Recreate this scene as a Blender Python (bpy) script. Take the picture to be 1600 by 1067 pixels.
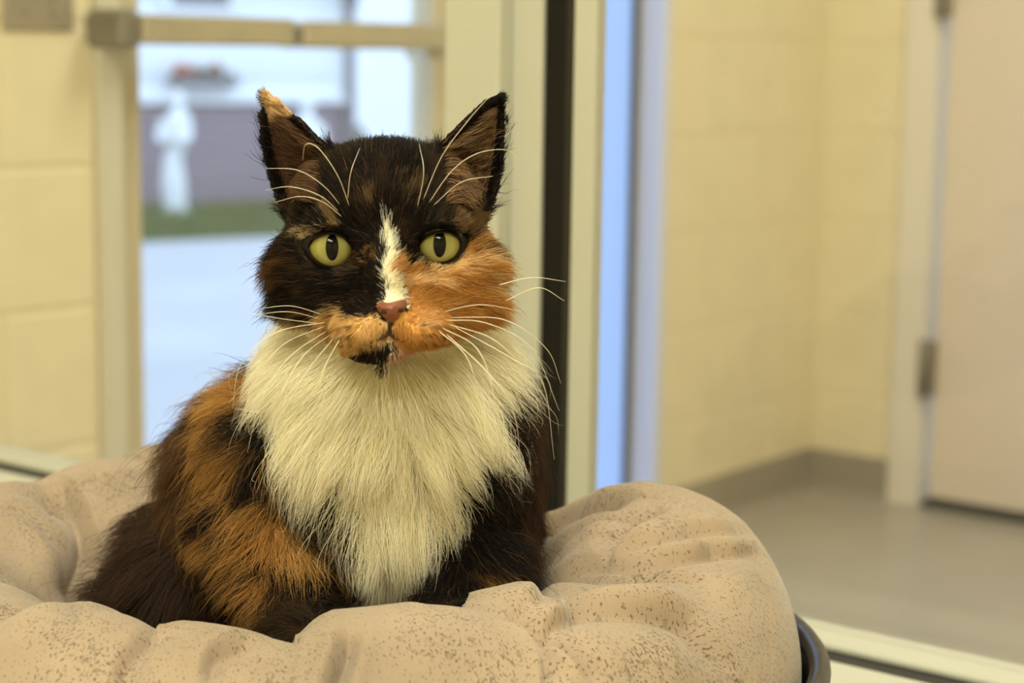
import bpy, bmesh, math, random
import numpy as np
from mathutils import Vector, Matrix, kdtree
from mathutils.bvhtree import BVHTree

for o in list(bpy.data.objects):
    bpy.data.objects.remove(o, do_unlink=True)
SC = bpy.context.scene
COL = SC.collection
RNG = np.random.default_rng(7)
random.seed(7)

# ------------------------------------------------------------------ camera
F = 3000.0; PITCH = .15; ROLL = .0135; CAMH = .95       # focal length in pixels of the 1600 px frame
cam = bpy.data.cameras.new('camera')
cam.sensor_width = 22.3; cam.lens = F / 1600 * 22.3
cam.clip_start = .02; cam.clip_end = 200
cam.dof.use_dof = True; cam.dof.focus_distance = .935; cam.dof.aperture_fstop = 4.5
camo = bpy.data.objects.new('camera', cam); COL.objects.link(camo)
MC = Matrix.Rotation(math.pi / 2 - PITCH, 3, 'X') @ Matrix.Rotation(ROLL, 3, 'Z')
camo.matrix_world = Matrix.Translation((0, 0, CAMH)) @ MC.to_4x4()
SC.camera = camo

# ------------------------------------------------------------------ world: pale overcast daylight
W = bpy.data.worlds.new('overcast'); SC.world = W; W.use_nodes = True
wn = W.node_tree.nodes; wl = W.node_tree.links
bg = wn['Background']; bg.inputs[1].default_value = 2.45
tc = wn.new('ShaderNodeTexCoord'); nz = wn.new('ShaderNodeTexNoise'); nz.inputs['Scale'].default_value = 1.6
rp = wn.new('ShaderNodeValToRGB')
rp.color_ramp.elements[0].color = (.50, .71, 1, 1); rp.color_ramp.elements[1].color = (.60, .79, 1, 1)
wl.new(tc.outputs['Generated'], nz.inputs['Vector']); wl.new(nz.outputs['Fac'], rp.inputs['Fac'])
wl.new(rp.outputs['Color'], bg.inputs['Color'])
SC.cycles.max_bounces = 14; SC.cycles.diffuse_bounces = 7; SC.cycles.transmission_bounces = 10; SC.cycles.transparent_max_bounces = 24
SC.view_settings.view_transform = 'Standard'; SC.view_settings.look = 'None'
SC.view_settings.exposure = 0.0; SC.view_settings.gamma = 1.0; SC.view_settings.use_curve_mapping = False

# ------------------------------------------------------------------ building frame (a along the glass partition, b towards the viewer)
AL = math.radians(38)
C0 = Vector((.661, 4.171, 0))
AX = Vector((math.cos(AL), -math.sin(AL), 0)); BX = Vector((-math.sin(AL), -math.cos(AL), 0))
def P(a, b, z): return C0 + AX * a + BX * b + Vector((0, 0, z))
CEIL = 2.6; ROOM_A = 4.2; ROOM_B = 6.2; PB = 2.50
LIGHTC = (1.0, .975, .75)
def area_light(name, a, b, z, sa, sb, power, color=LIGHTC):
    l = bpy.data.lights.new(name, 'AREA'); l.shape = 'RECTANGLE'; l.size = sa; l.size_y = sb
    l.energy = power; l.color = color
    o = bpy.data.objects.new(name, l); COL.objects.link(o)
    o.location = P(a, b, z); o.rotation_euler = (0, 0, -AL)
    return o
area_light('troffer_lamp', 1.75, 3.75, CEIL - .075, 1.16, .56, 30)
area_light('troffer_lamp', 2.6, 4.9, CEIL - .075, 1.16, .56, 53)
area_light('troffer_lamp', 1.3, 1.25, CEIL - .075, 1.16, .56, 26)

def ray(px, py): return MC @ Vector(((px - 800) / F, -(py - 533.5) / F, -1))
def pt(px, py, y):
    d = ray(px, py); return Vector((0, 0, CAMH)) + d * (y / d.y)
def ptz(px, py, z):
    d = ray(px, py); return Vector((0, 0, CAMH)) + d * ((z - CAMH) / d.z)
MCT = np.array(MC)
def project(pts):
    q = (np.asarray(pts) - np.array([0, 0, CAMH])) @ MCT
    return np.stack([800 + F * q[:, 0] / -q[:, 2], 533.5 - F * q[:, 1] / -q[:, 2]], 1)

# ------------------------------------------------------------------ materials
def s2l(c):
    c = np.asarray(c, float) / 255.
    return np.where(c <= .04045, c / 12.92, ((c + .055) / 1.055) ** 2.4)
def rgba(c): return (*[float(v) for v in s2l(c)], 1)
MATS = {}
def mat(name, color, rough=.6, metal=0., spec=.5, noise=None, bump=None, coat=0.):
    """plain procedural material; noise=(scale, amount), bump=(scale, strength)"""
    if name in MATS: return MATS[name]
    m = bpy.data.materials.new(name); m.use_nodes = True; MATS[name] = m
    n = m.node_tree.nodes; l = m.node_tree.links; b = n['Principled BSDF']
    b.inputs['Base Color'].default_value = rgba(color); b.inputs['Roughness'].default_value = rough
    b.inputs['Metallic'].default_value = metal; b.inputs['Specular IOR Level'].default_value = spec
    b.inputs['Coat Weight'].default_value = coat
    if noise or bump: t = n.new('ShaderNodeTexCoord')
    if noise:
        x = n.new('ShaderNodeTexNoise'); x.inputs['Scale'].default_value = noise[0]; x.inputs['Detail'].default_value = 5
        r = n.new('ShaderNodeValToRGB'); k = noise[1]; c = np.array(rgba(color)[:3])
        r.color_ramp.elements[0].position = .3; r.color_ramp.elements[1].position = .7
        r.color_ramp.elements[0].color = (*(c * (1 - k)), 1); r.color_ramp.elements[1].color = (*np.minimum(c * (1 + k), 1), 1)
        l.new(t.outputs['Object'], x.inputs['Vector']); l.new(x.outputs['Fac'], r.inputs['Fac']); l.new(r.outputs['Color'], b.inputs['Base Color'])
    if bump:
        x = n.new('ShaderNodeTexNoise'); x.inputs['Scale'].default_value = bump[0]; x.inputs['Detail'].default_value = 4
        u = n.new('ShaderNodeBump'); u.inputs['Strength'].default_value = bump[1]; u.inputs['Distance'].default_value = .002
        l.new(t.outputs['Object'], x.inputs['Vector']); l.new(x.outputs['Fac'], u.inputs['Height']); l.new(u.outputs['Normal'], b.inputs['Normal'])
    return m
def glass_mat(name, haze=.035, tint=(1, 1, 1)):
    m = bpy.data.materials.new(name); m.use_nodes = True; n = m.node_tree.nodes; l = m.node_tree.links
    n.remove(n['Principled BSDF']); out = n['Material Output']
    tr = n.new('ShaderNodeBsdfTransparent'); tr.inputs[0].default_value = (*tint, 1)
    gl = n.new('ShaderNodeBsdfGlossy'); gl.inputs['Roughness'].default_value = .01
    df = n.new('ShaderNodeBsdfDiffuse'); df.inputs[0].default_value = (.8, .8, .78, 1)
    lw = n.new('ShaderNodeLayerWeight'); lw.inputs[0].default_value = .5          # Schlick from the facing angle, same on both sides of the pane
    p5 = n.new('ShaderNodeMath'); p5.operation = 'POWER'; l.new(lw.outputs['Facing'], p5.inputs[0]); p5.inputs[1].default_value = 5
    fr = n.new('ShaderNodeMath'); fr.operation = 'MULTIPLY_ADD'; l.new(p5.outputs[0], fr.inputs[0]); fr.inputs[1].default_value = .95; fr.inputs[2].default_value = .03
    m1 = n.new('ShaderNodeMixShader'); m2 = n.new('ShaderNodeMixShader'); m2.inputs[0].default_value = haze
    l.new(fr.outputs[0], m1.inputs[0]); l.new(tr.outputs[0], m1.inputs[1]); l.new(gl.outputs[0], m1.inputs[2])
    l.new(m1.outputs[0], m2.inputs[1]); l.new(df.outputs[0], m2.inputs[2]); l.new(m2.outputs[0], out.inputs[0])
    return m
M_BLOCK = mat('painted_block', (230, 220, 188), .55, noise=(14, .03), bump=(90, .35))
M_MORTAR = mat('painted_mortar', (226, 216, 184), .7)
M_CREAM = mat('cream_frame_paint', (191, 193, 181), .38, noise=(6, .015))
M_JAMB = mat('grey_white_jamb_paint', (208, 205, 192), .45)
M_STILE = mat('almond_door_paint', (196, 186, 158), .4)
M_ALU = mat('brushed_aluminium', (186, 180, 160), .38, metal=.6, noise=(30, .06))
M_DKALU = mat('dark_metal_cap', (120, 118, 112), .4, metal=.6)
M_BLACK = mat('black_rubber_gasket', (9, 8, 7), .6, spec=.3)
M_DKGREY = mat('dark_grey_gasket', (42, 40, 34), .6, spec=.3)
M_BASE = mat('grey_cove_base', (150, 142, 128), .5)
M_DOORW = mat('off_white_door_paint', (222, 208, 190), .45, noise=(3, .015))
M_DOORFR = mat('white_frame_paint', (228, 222, 210), .45)
M_HINGE = mat('hinge_steel', (140, 132, 118), .4, metal=.7)
M_CEIL = mat('ceiling_tile_white', (235, 232, 224), .8, bump=(120, .4))
M_FLOOR = mat('grey_vinyl_floor', (168, 162, 150), .28, noise=(5, .05))
M_WALLP = mat('painted_wall_cream', (236, 222, 180), .6)
M_PLATE = mat('switch_plate_steel', (160, 152, 138), .4, metal=.5)
M_GLASS = glass_mat('partition_glass', .02)
M_GLASS2 = glass_mat('door_glass', .012)

# ------------------------------------------------------------------ mesh helpers
def link(o, parent=None):
    COL.objects.link(o)
    if parent: o.parent = parent; o.matrix_parent_inverse = parent.matrix_world.inverted()
    return o
def obj(name, bm, m, parent=None, smooth=False):
    me = bpy.data.meshes.new(name); bmesh.ops.recalc_face_normals(bm, faces=bm.faces); bm.to_mesh(me); bm.free()
    me.materials.append(m)
    if smooth: me.shade_smooth()
    return link(bpy.data.objects.new(name, me), parent)
def mesh_obj(name, v, f, m, parent=None, smooth=True):
    me = bpy.data.meshes.new(name); me.from_pydata([tuple(x) for x in v], [], f); me.update()
    me.materials.append(m)
    if smooth: me.shade_smooth()
    return link(bpy.data.objects.new(name, me), parent)
def empty(name, loc, rz=0):
    o = bpy.data.objects.new(name, None); COL.objects.link(o); o.location = loc; o.rotation_euler = (0, 0, rz)
    o.empty_display_size = .05
    bpy.context.view_layer.update()
    return o
def tag(o, label=None, cat=None, group=None, kind=None):
    if label: o['label'] = label
    if cat: o['category'] = cat
    if group: o['group'] = group
    if kind: o['kind'] = kind
    return o
def boxv(bm, p000, ex, ey, ez, bevel=0):
    p = [Vector(p000) + ex * i + ey * j + ez * k for k in (0, 1) for j in (0, 1) for i in (0, 1)]
    vs = [bm.verts.new(q) for q in p]
    fs = [bm.faces.new([vs[i] for i in f]) for f in ((0, 2, 3, 1), (4, 5, 7, 6), (0, 1, 5, 4), (2, 6, 7, 3), (0, 4, 6, 2), (1, 3, 7, 5))]
    if bevel:
        es = list({e for f in fs for e in f.edges})
        bmesh.ops.bevel(bm, geom=es, offset=bevel, segments=1, affect='EDGES', profile=.5)
def abox(bm, a0, a1, b0, b1, z0, z1, bevel=0):
    boxv(bm, P(a0, b0, z0), AX * (a1 - a0), BX * (b1 - b0), Vector((0, 0, z1 - z0)), bevel)
def part(name, m, parent, *boxes, bevel=.0015):
    bm = bmesh.new()
    for b in boxes: abox(bm, *b, bevel=bevel)
    return obj(name, bm, m, parent)
def wbox(bm, c, s, bevel=0, rz=0):
    R = Matrix.Rotation(rz, 3, 'Z'); ex, ey, ez = [R @ Vector(v) for v in ((s[0], 0, 0), (0, s[1], 0), (0, 0, s[2]))]
    boxv(bm, Vector(c) - (ex + ey + ez) / 2, ex, ey, ez, bevel)
def tube_mesh(pts, radii, n=8, cap=True):
    pts = [Vector(p) for p in pts]; V = []; Fc = []
    up = None
    for i, p in enumerate(pts):
        t = (pts[min(i + 1, len(pts) - 1)] - pts[max(i - 1, 0)]).normalized()
        if up is None: up = t.orthogonal().normalized()
        up = (up - t * up.dot(t)).normalized(); s = t.cross(up)
        for k in range(n):
            a = 2 * math.pi * k / n; V.append(p + (up * math.cos(a) + s * math.sin(a)) * radii[i])
    for i in range(len(pts) - 1):
        for k in range(n):
            Fc.append((i * n + k, i * n + (k + 1) % n, (i + 1) * n + (k + 1) % n, (i + 1) * n + k))
    if cap: Fc.append(tuple(range(n))[::-1]); Fc.append(tuple(range((len(pts) - 1) * n, len(pts) * n)))
    return V, Fc
def bez(pts, n):
    """Catmull-Rom through the points"""
    pts = [Vector(p) for p in pts]; q = [pts[0] * 2 - pts[1]] + pts + [pts[-1] * 2 - pts[-2]]; out = []
    for j in range(n + 1):
        u = j / n * (len(pts) - 1); i = min(int(u), len(pts) - 2); t = u - i
        a, b, c, d = q[i:i + 4]
        out.append(.5 * ((2 * b) + (c - a) * t + (2 * a - 5 * b + 4 * c - d) * t * t + (3 * b - a - 3 * c + d) * t ** 3))
    return out
def lathe(prof, n=64, center=(0, 0, 0), sx=1, sy=1):
    V = []; Fc = []
    for r, z in prof:
        for k in range(n):
            a = 2 * math.pi * k / n; V.append((center[0] + r * sx * math.cos(a), center[1] + r * sy * math.sin(a), center[2] + z))
    for i in range(len(prof) - 1):
        for k in range(n): Fc.append((i * n + k, i * n + (k + 1) % n, (i + 1) * n + (k + 1) % n, (i + 1) * n + k))
    return V, Fc

# ------------------------------------------------------------------ room shell
def struct(name, m, *boxes, label=None, bevel=0):
    bm = bmesh.new()
    for b in boxes: abox(bm, *b, bevel=bevel)
    o = obj(name, bm, m); o['kind'] = 'structure'
    if label: o['label'] = label
    return o
struct('floor', M_FLOOR, (-.02, ROOM_A, -.02, ROOM_B, -.08, 0), label='smooth grey vinyl floor')
struct('ceiling', M_CEIL, (-.15, ROOM_A, -.15, ROOM_B, CEIL, CEIL + .1))
struct('wall_right', M_WALLP, (ROOM_A, ROOM_A + .1, -.15, ROOM_B, -.08, CEIL))
struct('wall_front', M_WALLP, (-.15, ROOM_A, ROOM_B, ROOM_B + .1, -.08, CEIL))
# openings in the block walls: left wall (a = 0): door+sidelight b .63..1.994 ; back wall (b = 0): door a .2..1.25
DB0, DB1, DZ = .61, 1.994, 2.12
RC = .002                                   # mortar recess
wl_ = struct('wall_left', M_MORTAR, (-.15, -RC, -.15, DB0, 0, CEIL), (-.15, -RC, DB1, ROOM_B, 0, CEIL), (-.15, -RC, DB0, DB1, DZ, CEIL),
             label='painted yellow concrete block wall with the outside door')
DA0, DA1 = .2, 1.2
wb_ = struct('wall_back', M_MORTAR, (-RC, DA0, -.15, -RC, 0, CEIL), (DA1, ROOM_A, -.15, -RC, 0, CEIL), (DA0, DA1, -.15, -RC, DZ, CEIL),
             label='painted yellow concrete block wall around the off-white inner door')
CH, BL, JT = .19, .39, .005
ZJ = .030
cache = {}
def block(parent, axis, u0, u1, z0, z1):
    key = (axis, round(u1 - u0, 3), round(z1 - z0, 3))
    if key not in cache:
        bm = bmesh.new(); w, h = u1 - u0, z1 - z0
        if axis == 'b': boxv(bm, Vector((0, 0, 0)), AX * -.03, BX * w, Vector((0, 0, h)), .0035)
        else: boxv(bm, Vector((0, 0, 0)), AX * w, BX * -.03, Vector((0, 0, h)), .0035)
        bmesh.ops.recalc_face_normals(bm, faces=bm.faces)
        me = bpy.data.meshes.new('block'); bm.to_mesh(me); bm.free(); me.materials.append(M_BLOCK); cache[key] = me
    o = bpy.data.objects.new('block', cache[key]); COL.objects.link(o); o.parent = parent
    o.location = P(0, u0, z0) if axis == 'b' else P(u0, 0, z0)
def blocks(parent, axis, u0, u1, holes, zmax):
    k = 0; z = ZJ - CH
    while z < zmax:
        a, b = max(z, 0) + JT / 2, min(z + CH, CEIL) - JT / 2
        if b - a > .02:
            off = (BL / 2 if k % 2 else 0); u = u0 - off
            while u < u1:
                segs = [(max(u, u0) + JT / 2, min(u + BL, u1) - JT / 2)]
                for h0, h1, hz in holes:
                    if a < hz - .01:
                        segs = [q for s in segs for q in ((s[0], min(s[1], h0)), (max(s[0], h1), s[1]))]
                for s in segs:
                    if s[1] - s[0] > .012: block(parent, axis, s[0], s[1], a, b)
                u += BL
        z += CH; k += 1
blocks(wl_, 'b', 0.004, 3.6, [(DB0, DB1, DZ)], 2.2)
blocks(wb_, 'a', 0.004, 1.9, [(DA0, DA1, DZ)], 2.2)
def cove(name, pts):
    """cove base with a curved toe, swept along a run in (axis, start, end)"""
    axis, s, e = pts
    prof = [(0, .0), (.014, .0), (.010, .006), (.006, .02), (.005, .088), (.003, .092), (0, .092)]
    V = []; n = len(prof)
    for u in (s, e):
        for d, z in prof: V.append(P(d + .0005, u, z) if axis == 'b' else P(u, d + .0005, z))
    Fc = [(i, (i + 1) % n, n + (i + 1) % n, n + i) for i in range(n)] + [tuple(range(n))[::-1], tuple(range(n, 2 * n))]
    o = mesh_obj(name, V, Fc, M_BASE, smooth=False); o['kind'] = 'structure'; return o
cove('baseboard_left', ('b', .0, DB0)); cove('baseboard_back', ('a', .0, DA0))
cove('baseboard_left', ('b', DB1, PB)); cove('baseboard_back', ('a', DA1, ROOM_A))

# inner off-white door in the back wall
d2 = empty('door_2', P(.75, 0, 0)); tag(d2, kind='structure', label='off-white flush inner door on grey butt hinges')
part('frame', M_DOORFR, d2, (DA0, .272, -.14, .018, 0, DZ), (1.15, DA1, -.14, .018, 0, DZ), (.272, 1.15, -.14, .018, 2.06, DZ), bevel=.003)
part('door_stop', M_DOORFR, d2, (.272, .284, -.14, -.05, 0, 2.06), bevel=.002)
part('leaf', M_DOORW, d2, (.290, 1.146, -.045, .0, .022, 2.055), bevel=.003)
part('threshold', M_DKGREY, d2, (.272, 1.15, -.14, -.002, 0.0, .012))
part('sweep', M_DKGREY, d2, (.290, 1.146, -.04, .003, .010, .026))
for z in (.245, 1.03, 1.80):
    h = part('hinge', M_HINGE, d2, (.262, .296, .0, .022, z, z + .115), bevel=.002)
    V, Fc = tube_mesh([P(.279, .026, z - .004), P(.279, .026, z + .119)], [.008, .008], 10)
    mesh_obj('pin', V, Fc, M_HINGE, h)
hd = part('lever_handle', M_HINGE, d2, (1.07, 1.11, 0, .02, .93, .97), (1.0, 1.10, .03, .045, .945, .957), (1.085, 1.095, .02, .04, .945, .957))
sl = None

# outside door with push bar, in the left wall
d1 = empty('door_1', P(0, 1.6, 0)); tag(d1, kind='structure', label='glazed outside door with a horizontal push bar')
part('frame', M_JAMB, d1, (-.13, .012, 1.952, DB1, 0, DZ), (-.13, .012, 1.150, 1.203, 0, DZ), (-.13, .012, 1.203, 1.952, 2.06, DZ), bevel=.003)
part('stile', M_STILE, d1, (-.075, -.03, 1.885, 1.950, .01, 2.055), bevel=.003)
part('stile', M_STILE, d1, (-.075, -.03, 1.205, 1.255, .01, 2.055), bevel=.003)
part('rail', M_STILE, d1, (-.075, -.03, 1.255, 1.885, .01, .16), bevel=.003)
part('rail', M_STILE, d1, (-.075, -.03, 1.255, 1.885, 1.98, 2.055), bevel=.003)
part('pane', M_GLASS2, d1, (-.055, -.049, 1.255, 1.885, .16, 1.98), bevel=0)
pb = part('push_bar', M_ALU, d1, (.02, .07, 1.68, 1.965, .9525, .992), bevel=.004)
part('latch_housing', M_ALU, d1, (.015, .075, 1.285, 1.664, .950, .990), bevel=.005)
part('bar_joint', M_DKALU, d1, (.015, .064, 1.664, 1.68, .955, .982), bevel=.003)
part('end_cap', M_DKALU, d1, (-.03, .07, 1.966, 2.004, .947, .998), bevel=.008)
part('bar_bracket', M_ALU, d1, (-.03, .02, 1.90, 1.945, .953, .990), bevel=.003)
part('bar_bracket', M_ALU, d1, (-.03, .02, 1.285, 1.33, .935, .990), bevel=.003)
# sidelight beside it
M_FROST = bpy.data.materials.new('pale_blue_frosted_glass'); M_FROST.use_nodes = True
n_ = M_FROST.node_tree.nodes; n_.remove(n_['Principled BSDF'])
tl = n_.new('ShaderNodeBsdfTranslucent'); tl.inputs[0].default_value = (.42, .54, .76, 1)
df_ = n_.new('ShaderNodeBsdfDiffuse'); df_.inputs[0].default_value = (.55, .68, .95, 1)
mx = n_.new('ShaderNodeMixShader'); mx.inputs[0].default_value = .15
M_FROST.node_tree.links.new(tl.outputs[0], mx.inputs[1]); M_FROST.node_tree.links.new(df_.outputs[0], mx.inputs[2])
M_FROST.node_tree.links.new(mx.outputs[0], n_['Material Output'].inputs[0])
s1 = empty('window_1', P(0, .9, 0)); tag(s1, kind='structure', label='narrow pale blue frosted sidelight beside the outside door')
part('frame', mat('daylight_tinted_frame_paint', (214, 220, 240), .4), s1, (-.13, .014, DB0, .636, 0, DZ), (-.13, .012, .636, 1.150, 0, .10), (-.13, .012, .636, 1.150, 2.06, DZ), bevel=.003)  # bluish tint of daylight on the sidelight frame, put into its paint colour
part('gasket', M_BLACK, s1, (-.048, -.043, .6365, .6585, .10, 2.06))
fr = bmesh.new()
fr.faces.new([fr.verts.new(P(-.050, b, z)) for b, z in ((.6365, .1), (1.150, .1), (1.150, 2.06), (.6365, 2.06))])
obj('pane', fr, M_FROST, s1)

# two-gang switch plate on the block wall
sp = empty('switch_plate', P(0, 2.085, 1.03)); tag(sp, 'brushed steel two-gang switch plate on the yellow block wall', 'switch plate')
part('plate', M_PLATE, sp, (.0, .006, 2.028, 2.142, .968, 1.083), bevel=.0025)
for b in (2.062, 2.108):
    part('toggle', M_DKALU, sp, (.006, .018, b - .005, b + .005, 1.014, 1.034), bevel=.002)
    for z in (.990, 1.060): part('screw', M_DKALU, sp, (.006, .0075, b - .003, b + .003, z - .003, z + .003), bevel=.001)

# glass partition
struct('wall_partition', M_WALLP, (0.002, ROOM_A, PB + .02, PB + .09, 0, .51), label='low wall under the glass partition')
t1 = empty('trim_1', P(1.3, PB + .05, .51)); tag(t1, kind='structure', label='cream sill rail of the glass partition with black gasket groove')
part('sill_rail', M_CREAM, t1, (.004, ROOM_A, PB + .008, PB + .052, .51, .55), bevel=.002)
part('sill_rail', M_CREAM, t1, (.004, ROOM_A, PB + .084, PB + .135, .51, .55), bevel=.002)
part('gasket', M_BLACK, t1, (.004, ROOM_A, PB + .0525, PB + .0640, .51, .5455), bevel=.0)
part('gasket', M_DKGREY, t1, (.004, ROOM_A, PB + .0665, PB + .0835, .51, .548), bevel=.0)
t2 = empty('trim_2', P(1.12, PB + .05, .55)); tag(t2, kind='structure', label='cream mullion post of the glass partition')
part('post', M_CREAM, t2, (1.083, 1.137, PB + .0, PB + .050, .55, 2.2), bevel=.002)
part('post_return', M_CREAM, t2, (1.1372, 1.166, PB + .0, PB + .034, .55, 2.2), bevel=.001)
part('gasket', M_BLACK, t2, (1.1662, 1.186, PB + .0, PB + .031, .55, 2.2), bevel=.001)
part('gasket', M_DKGREY, t2, (1.1862, 1.195, PB + .010, PB + .032, .55, 2.2), bevel=.001)
part('stile', M_CREAM, t2, (1.1952, 1.2150, PB + .020, PB + .034, .55, 2.2), bevel=.001)
t3 = empty('trim_3', P(1.3, PB + .05, 2.2)); tag(t3, kind='structure', label='cream head rail of the glass partition')
part('head_rail', M_CREAM, t3, (.004, ROOM_A, PB, PB + .11, 2.2, 2.3), bevel=.002)
struct('wall_bulkhead', M_WALLP, (.002, ROOM_A, PB + .02, PB + .09, 2.3, CEIL))
w2 = struct('window_2', M_GLASS, (.004, 1.0825, PB + .036, PB + .042, .551, 2.199), label='partition glass pane in front of the outside door')
w3 = struct('window_3', M_GLASS, (1.2152, ROOM_A, PB + .024, PB + .030, .551, 2.199), label='partition glass pane in front of the inner door')

# ceiling troffers
M_DIFF = bpy.data.materials.new('lit_diffuser'); M_DIFF.use_nodes = True
e = M_DIFF.node_tree.nodes['Principled BSDF']; e.inputs['Emission Color'].default_value = (1, .9, .68, 1); e.inputs['Emission Strength'].default_value = 2.0
for a, b, w in ((1.75, 3.75, 'above the round bed'), (2.6, 4.9, 'deeper in the cat room'), (1.3, 1.25, 'in the entrance hall')):
    t = empty('ceiling_light', P(a, b, CEIL - .06)); tag(t, 'white framed fluorescent ceiling light ' + w, 'ceiling light', 'fluorescent ceiling lights')
    part('frame', M_DOORFR, t, (a - .62, a - .585, b - .32, b + .32, CEIL - .065, CEIL), (a + .585, a + .62, b - .32, b + .32, CEIL - .065, CEIL),
         (a - .585, a + .585, b - .32, b - .285, CEIL - .065, CEIL), (a - .585, a + .585, b + .285, b + .32, CEIL - .065, CEIL))
    part('diffuser', M_DIFF, t, (a - .584, a + .584, b - .284, b + .284, CEIL - .05, CEIL - .04), bevel=0)

# ------------------------------------------------------------------ outside
M_PAVE = mat('pale_concrete', (182, 182, 186), .85, noise=(1.2, .08))
M_SIDING = mat('white_siding_paint', (240, 242, 245), .6)
M_WHITEST = mat('white_cast_stone', (244, 244, 244), .7)
M_GRASS = mat('lawn_green', (70, 104, 62), .9, noise=(3, .2))
M_SOIL = mat('lawn_soil', (66, 88, 54), .95)
M_WINDK = mat('dark_house_glass', (92, 96, 112), .3)
M_RED = mat('red_flowers', (206, 96, 84), .8)
M_LEAF = mat('flower_leaves', (90, 110, 96), .8)
M_BOX = mat('slate_flower_box', (120, 124, 140), .7)
M_PIPE = mat('grey_downspout', (116, 118, 130), .5)
M_BRICK = bpy.data.materials.new('weathered_brick'); M_BRICK.use_nodes = True
n_ = M_BRICK.node_tree.nodes; bt = n_.new('ShaderNodeTexBrick'); tcb = n_.new('ShaderNodeTexCoord')
bt.inputs['Color1'].default_value = rgba((138, 122, 140)); bt.inputs['Color2'].default_value = rgba((128, 116, 136)); bt.inputs['Mortar'].default_value = rgba((150, 142, 156))
bt.inputs['Scale'].default_value = 1; bt.inputs['Brick Width'].default_value = .2; bt.inputs['Row Height'].default_value = .07; bt.inputs['Mortar Size'].default_value = .008
M_BRICK.node_tree.links.new(tcb.outputs['UV'], bt.inputs['Vector']); M_BRICK.node_tree.links.new(bt.outputs['Color'], n_['Principled BSDF'].inputs['Base Color'])
GR = bmesh.new(); wbox(GR, (-12, 12, -.10), (36, 44, .04)); gro = obj('pavement', GR, M_PAVE)
for v in gro.data.vertices: pass
gro['kind'] = 'structure'; gro['label'] = 'pale concrete pavement outside'
FA = math.radians(32); FD = Vector((math.cos(FA), math.sin(FA), 0)); FN = Vector((math.sin(FA), -math.cos(FA), 0))
ZG = -.08
E0 = ptz(235, 335, ZG)
def fp(s, d, z): return E0 + FD * s + FN * d + Vector((0, 0, z - E0.z))
def fhit(px, py, d=0):
    r = ray(px, py); o = Vector((0, 0, CAMH)); t = ((E0 + FN * d) - o).dot(FN) / r.dot(FN); p = o + r * t
    return (p - E0).dot(FD), p.z
def fbox(bm, s0, s1, d0, d1, z0, z1, bevel=0): boxv(bm, fp(s0, d0, z0), FD * (s1 - s0), FN * (d1 - d0), Vector((0, 0, z1 - z0)), bevel)
def fpart(name, m, parent, *bx, bevel=.004):
    bm = bmesh.new()
    for b in bx: fbox(bm, *b, bevel=bevel)
    return obj(name, bm, m, parent)
sR = fhit(541, 150)[0]; zB = fhit(310, 162)[1]; sL = -2.2
hs = empty('house', fp(0, 0, ZG)); tag(hs, 'white sided house on a low brown brick base across the pavement', 'house')
ob = fpart('brick_base', M_BRICK, hs, (sL, sR, -.25, 0, ZG, zB), bevel=0)
uv = ob.data.uv_layers.new(name='UVMap')
for lp in ob.data.loops:
    v = ob.data.vertices[lp.vertex_index].co; uv.data[lp.index].uv = (v.dot(FD), v.z)
fpart('ledge', M_SIDING, hs, (sL, sR + .03, -.25, .06, zB, zB + .05))
z = zB + .05; k = 0
sw = [(fhit(265, 4), fhit(355, 4)), (fhit(536, 4), fhit(560, 4))]
zw = fhit(310, 9)[1]
while z < 3.0:                                     # clapboards
    fpart('clapboard', M_SIDING, hs, (sL, sR, -.2, .004 + .012 * (k % 2), z, z + .118), bevel=.003); z += .12; k += 1
fpart('corner_board', M_SIDING, hs, (sR - .09, sR, -.22, .03, zB + .05, 3.0))
for (p0, p1) in sw[:1]:
    f = fpart('window', M_SIDING, hs, (p0[0] - .05, p1[0] + .05, .018, .05, zw - .05, zw + 1.2))
    fpart('pane', M_WINDK, f, (p0[0], p1[0], .048, .056, zw, zw + 1.15))
fpart('roof', mat('grey_roof', (110, 108, 110), .8), hs, (sL - .2, sR + .25, -1.6, .35, 3.0, 3.12))
fpart('side_wall', M_SIDING, hs, (sR - .12, sR - .02, -1.5, -.25, ZG, 3.0))
s0 = fhit(541, 100)[0]
ds = empty('downspout', fp(s0, .06, ZG)); tag(ds, 'grey square downspout at the corner of the white house', 'downspout')
fpart('pipe', M_PIPE, ds, (s0 - .03, s0 + .03, .032, .085, ZG + .06, 2.95), bevel=.01)
fpart('elbow', M_PIPE, ds, (s0 - .03, s0 + .03, .032, .2, ZG, ZG + .07), bevel=.01)
# lamp bracket hung from the corner (dark spot above the push bar)
pl = fhit(549, 6, .15)
wl2 = empty('wall_lantern', fp(pl[0], .15, pl[1])); tag(wl2, 'small dark wall lantern near the corner of the white house', 'lantern')
fpart('body', M_WINDK, wl2, (pl[0] - .04, pl[0] + .04, .10, .19, pl[1] - .02, pl[1] + .16), bevel=.012)
fpart('bracket', M_PIPE, wl2, (pl[0] - .015, pl[0] + .015, .03, .12, pl[1] + .10, pl[1] + .13))
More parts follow.
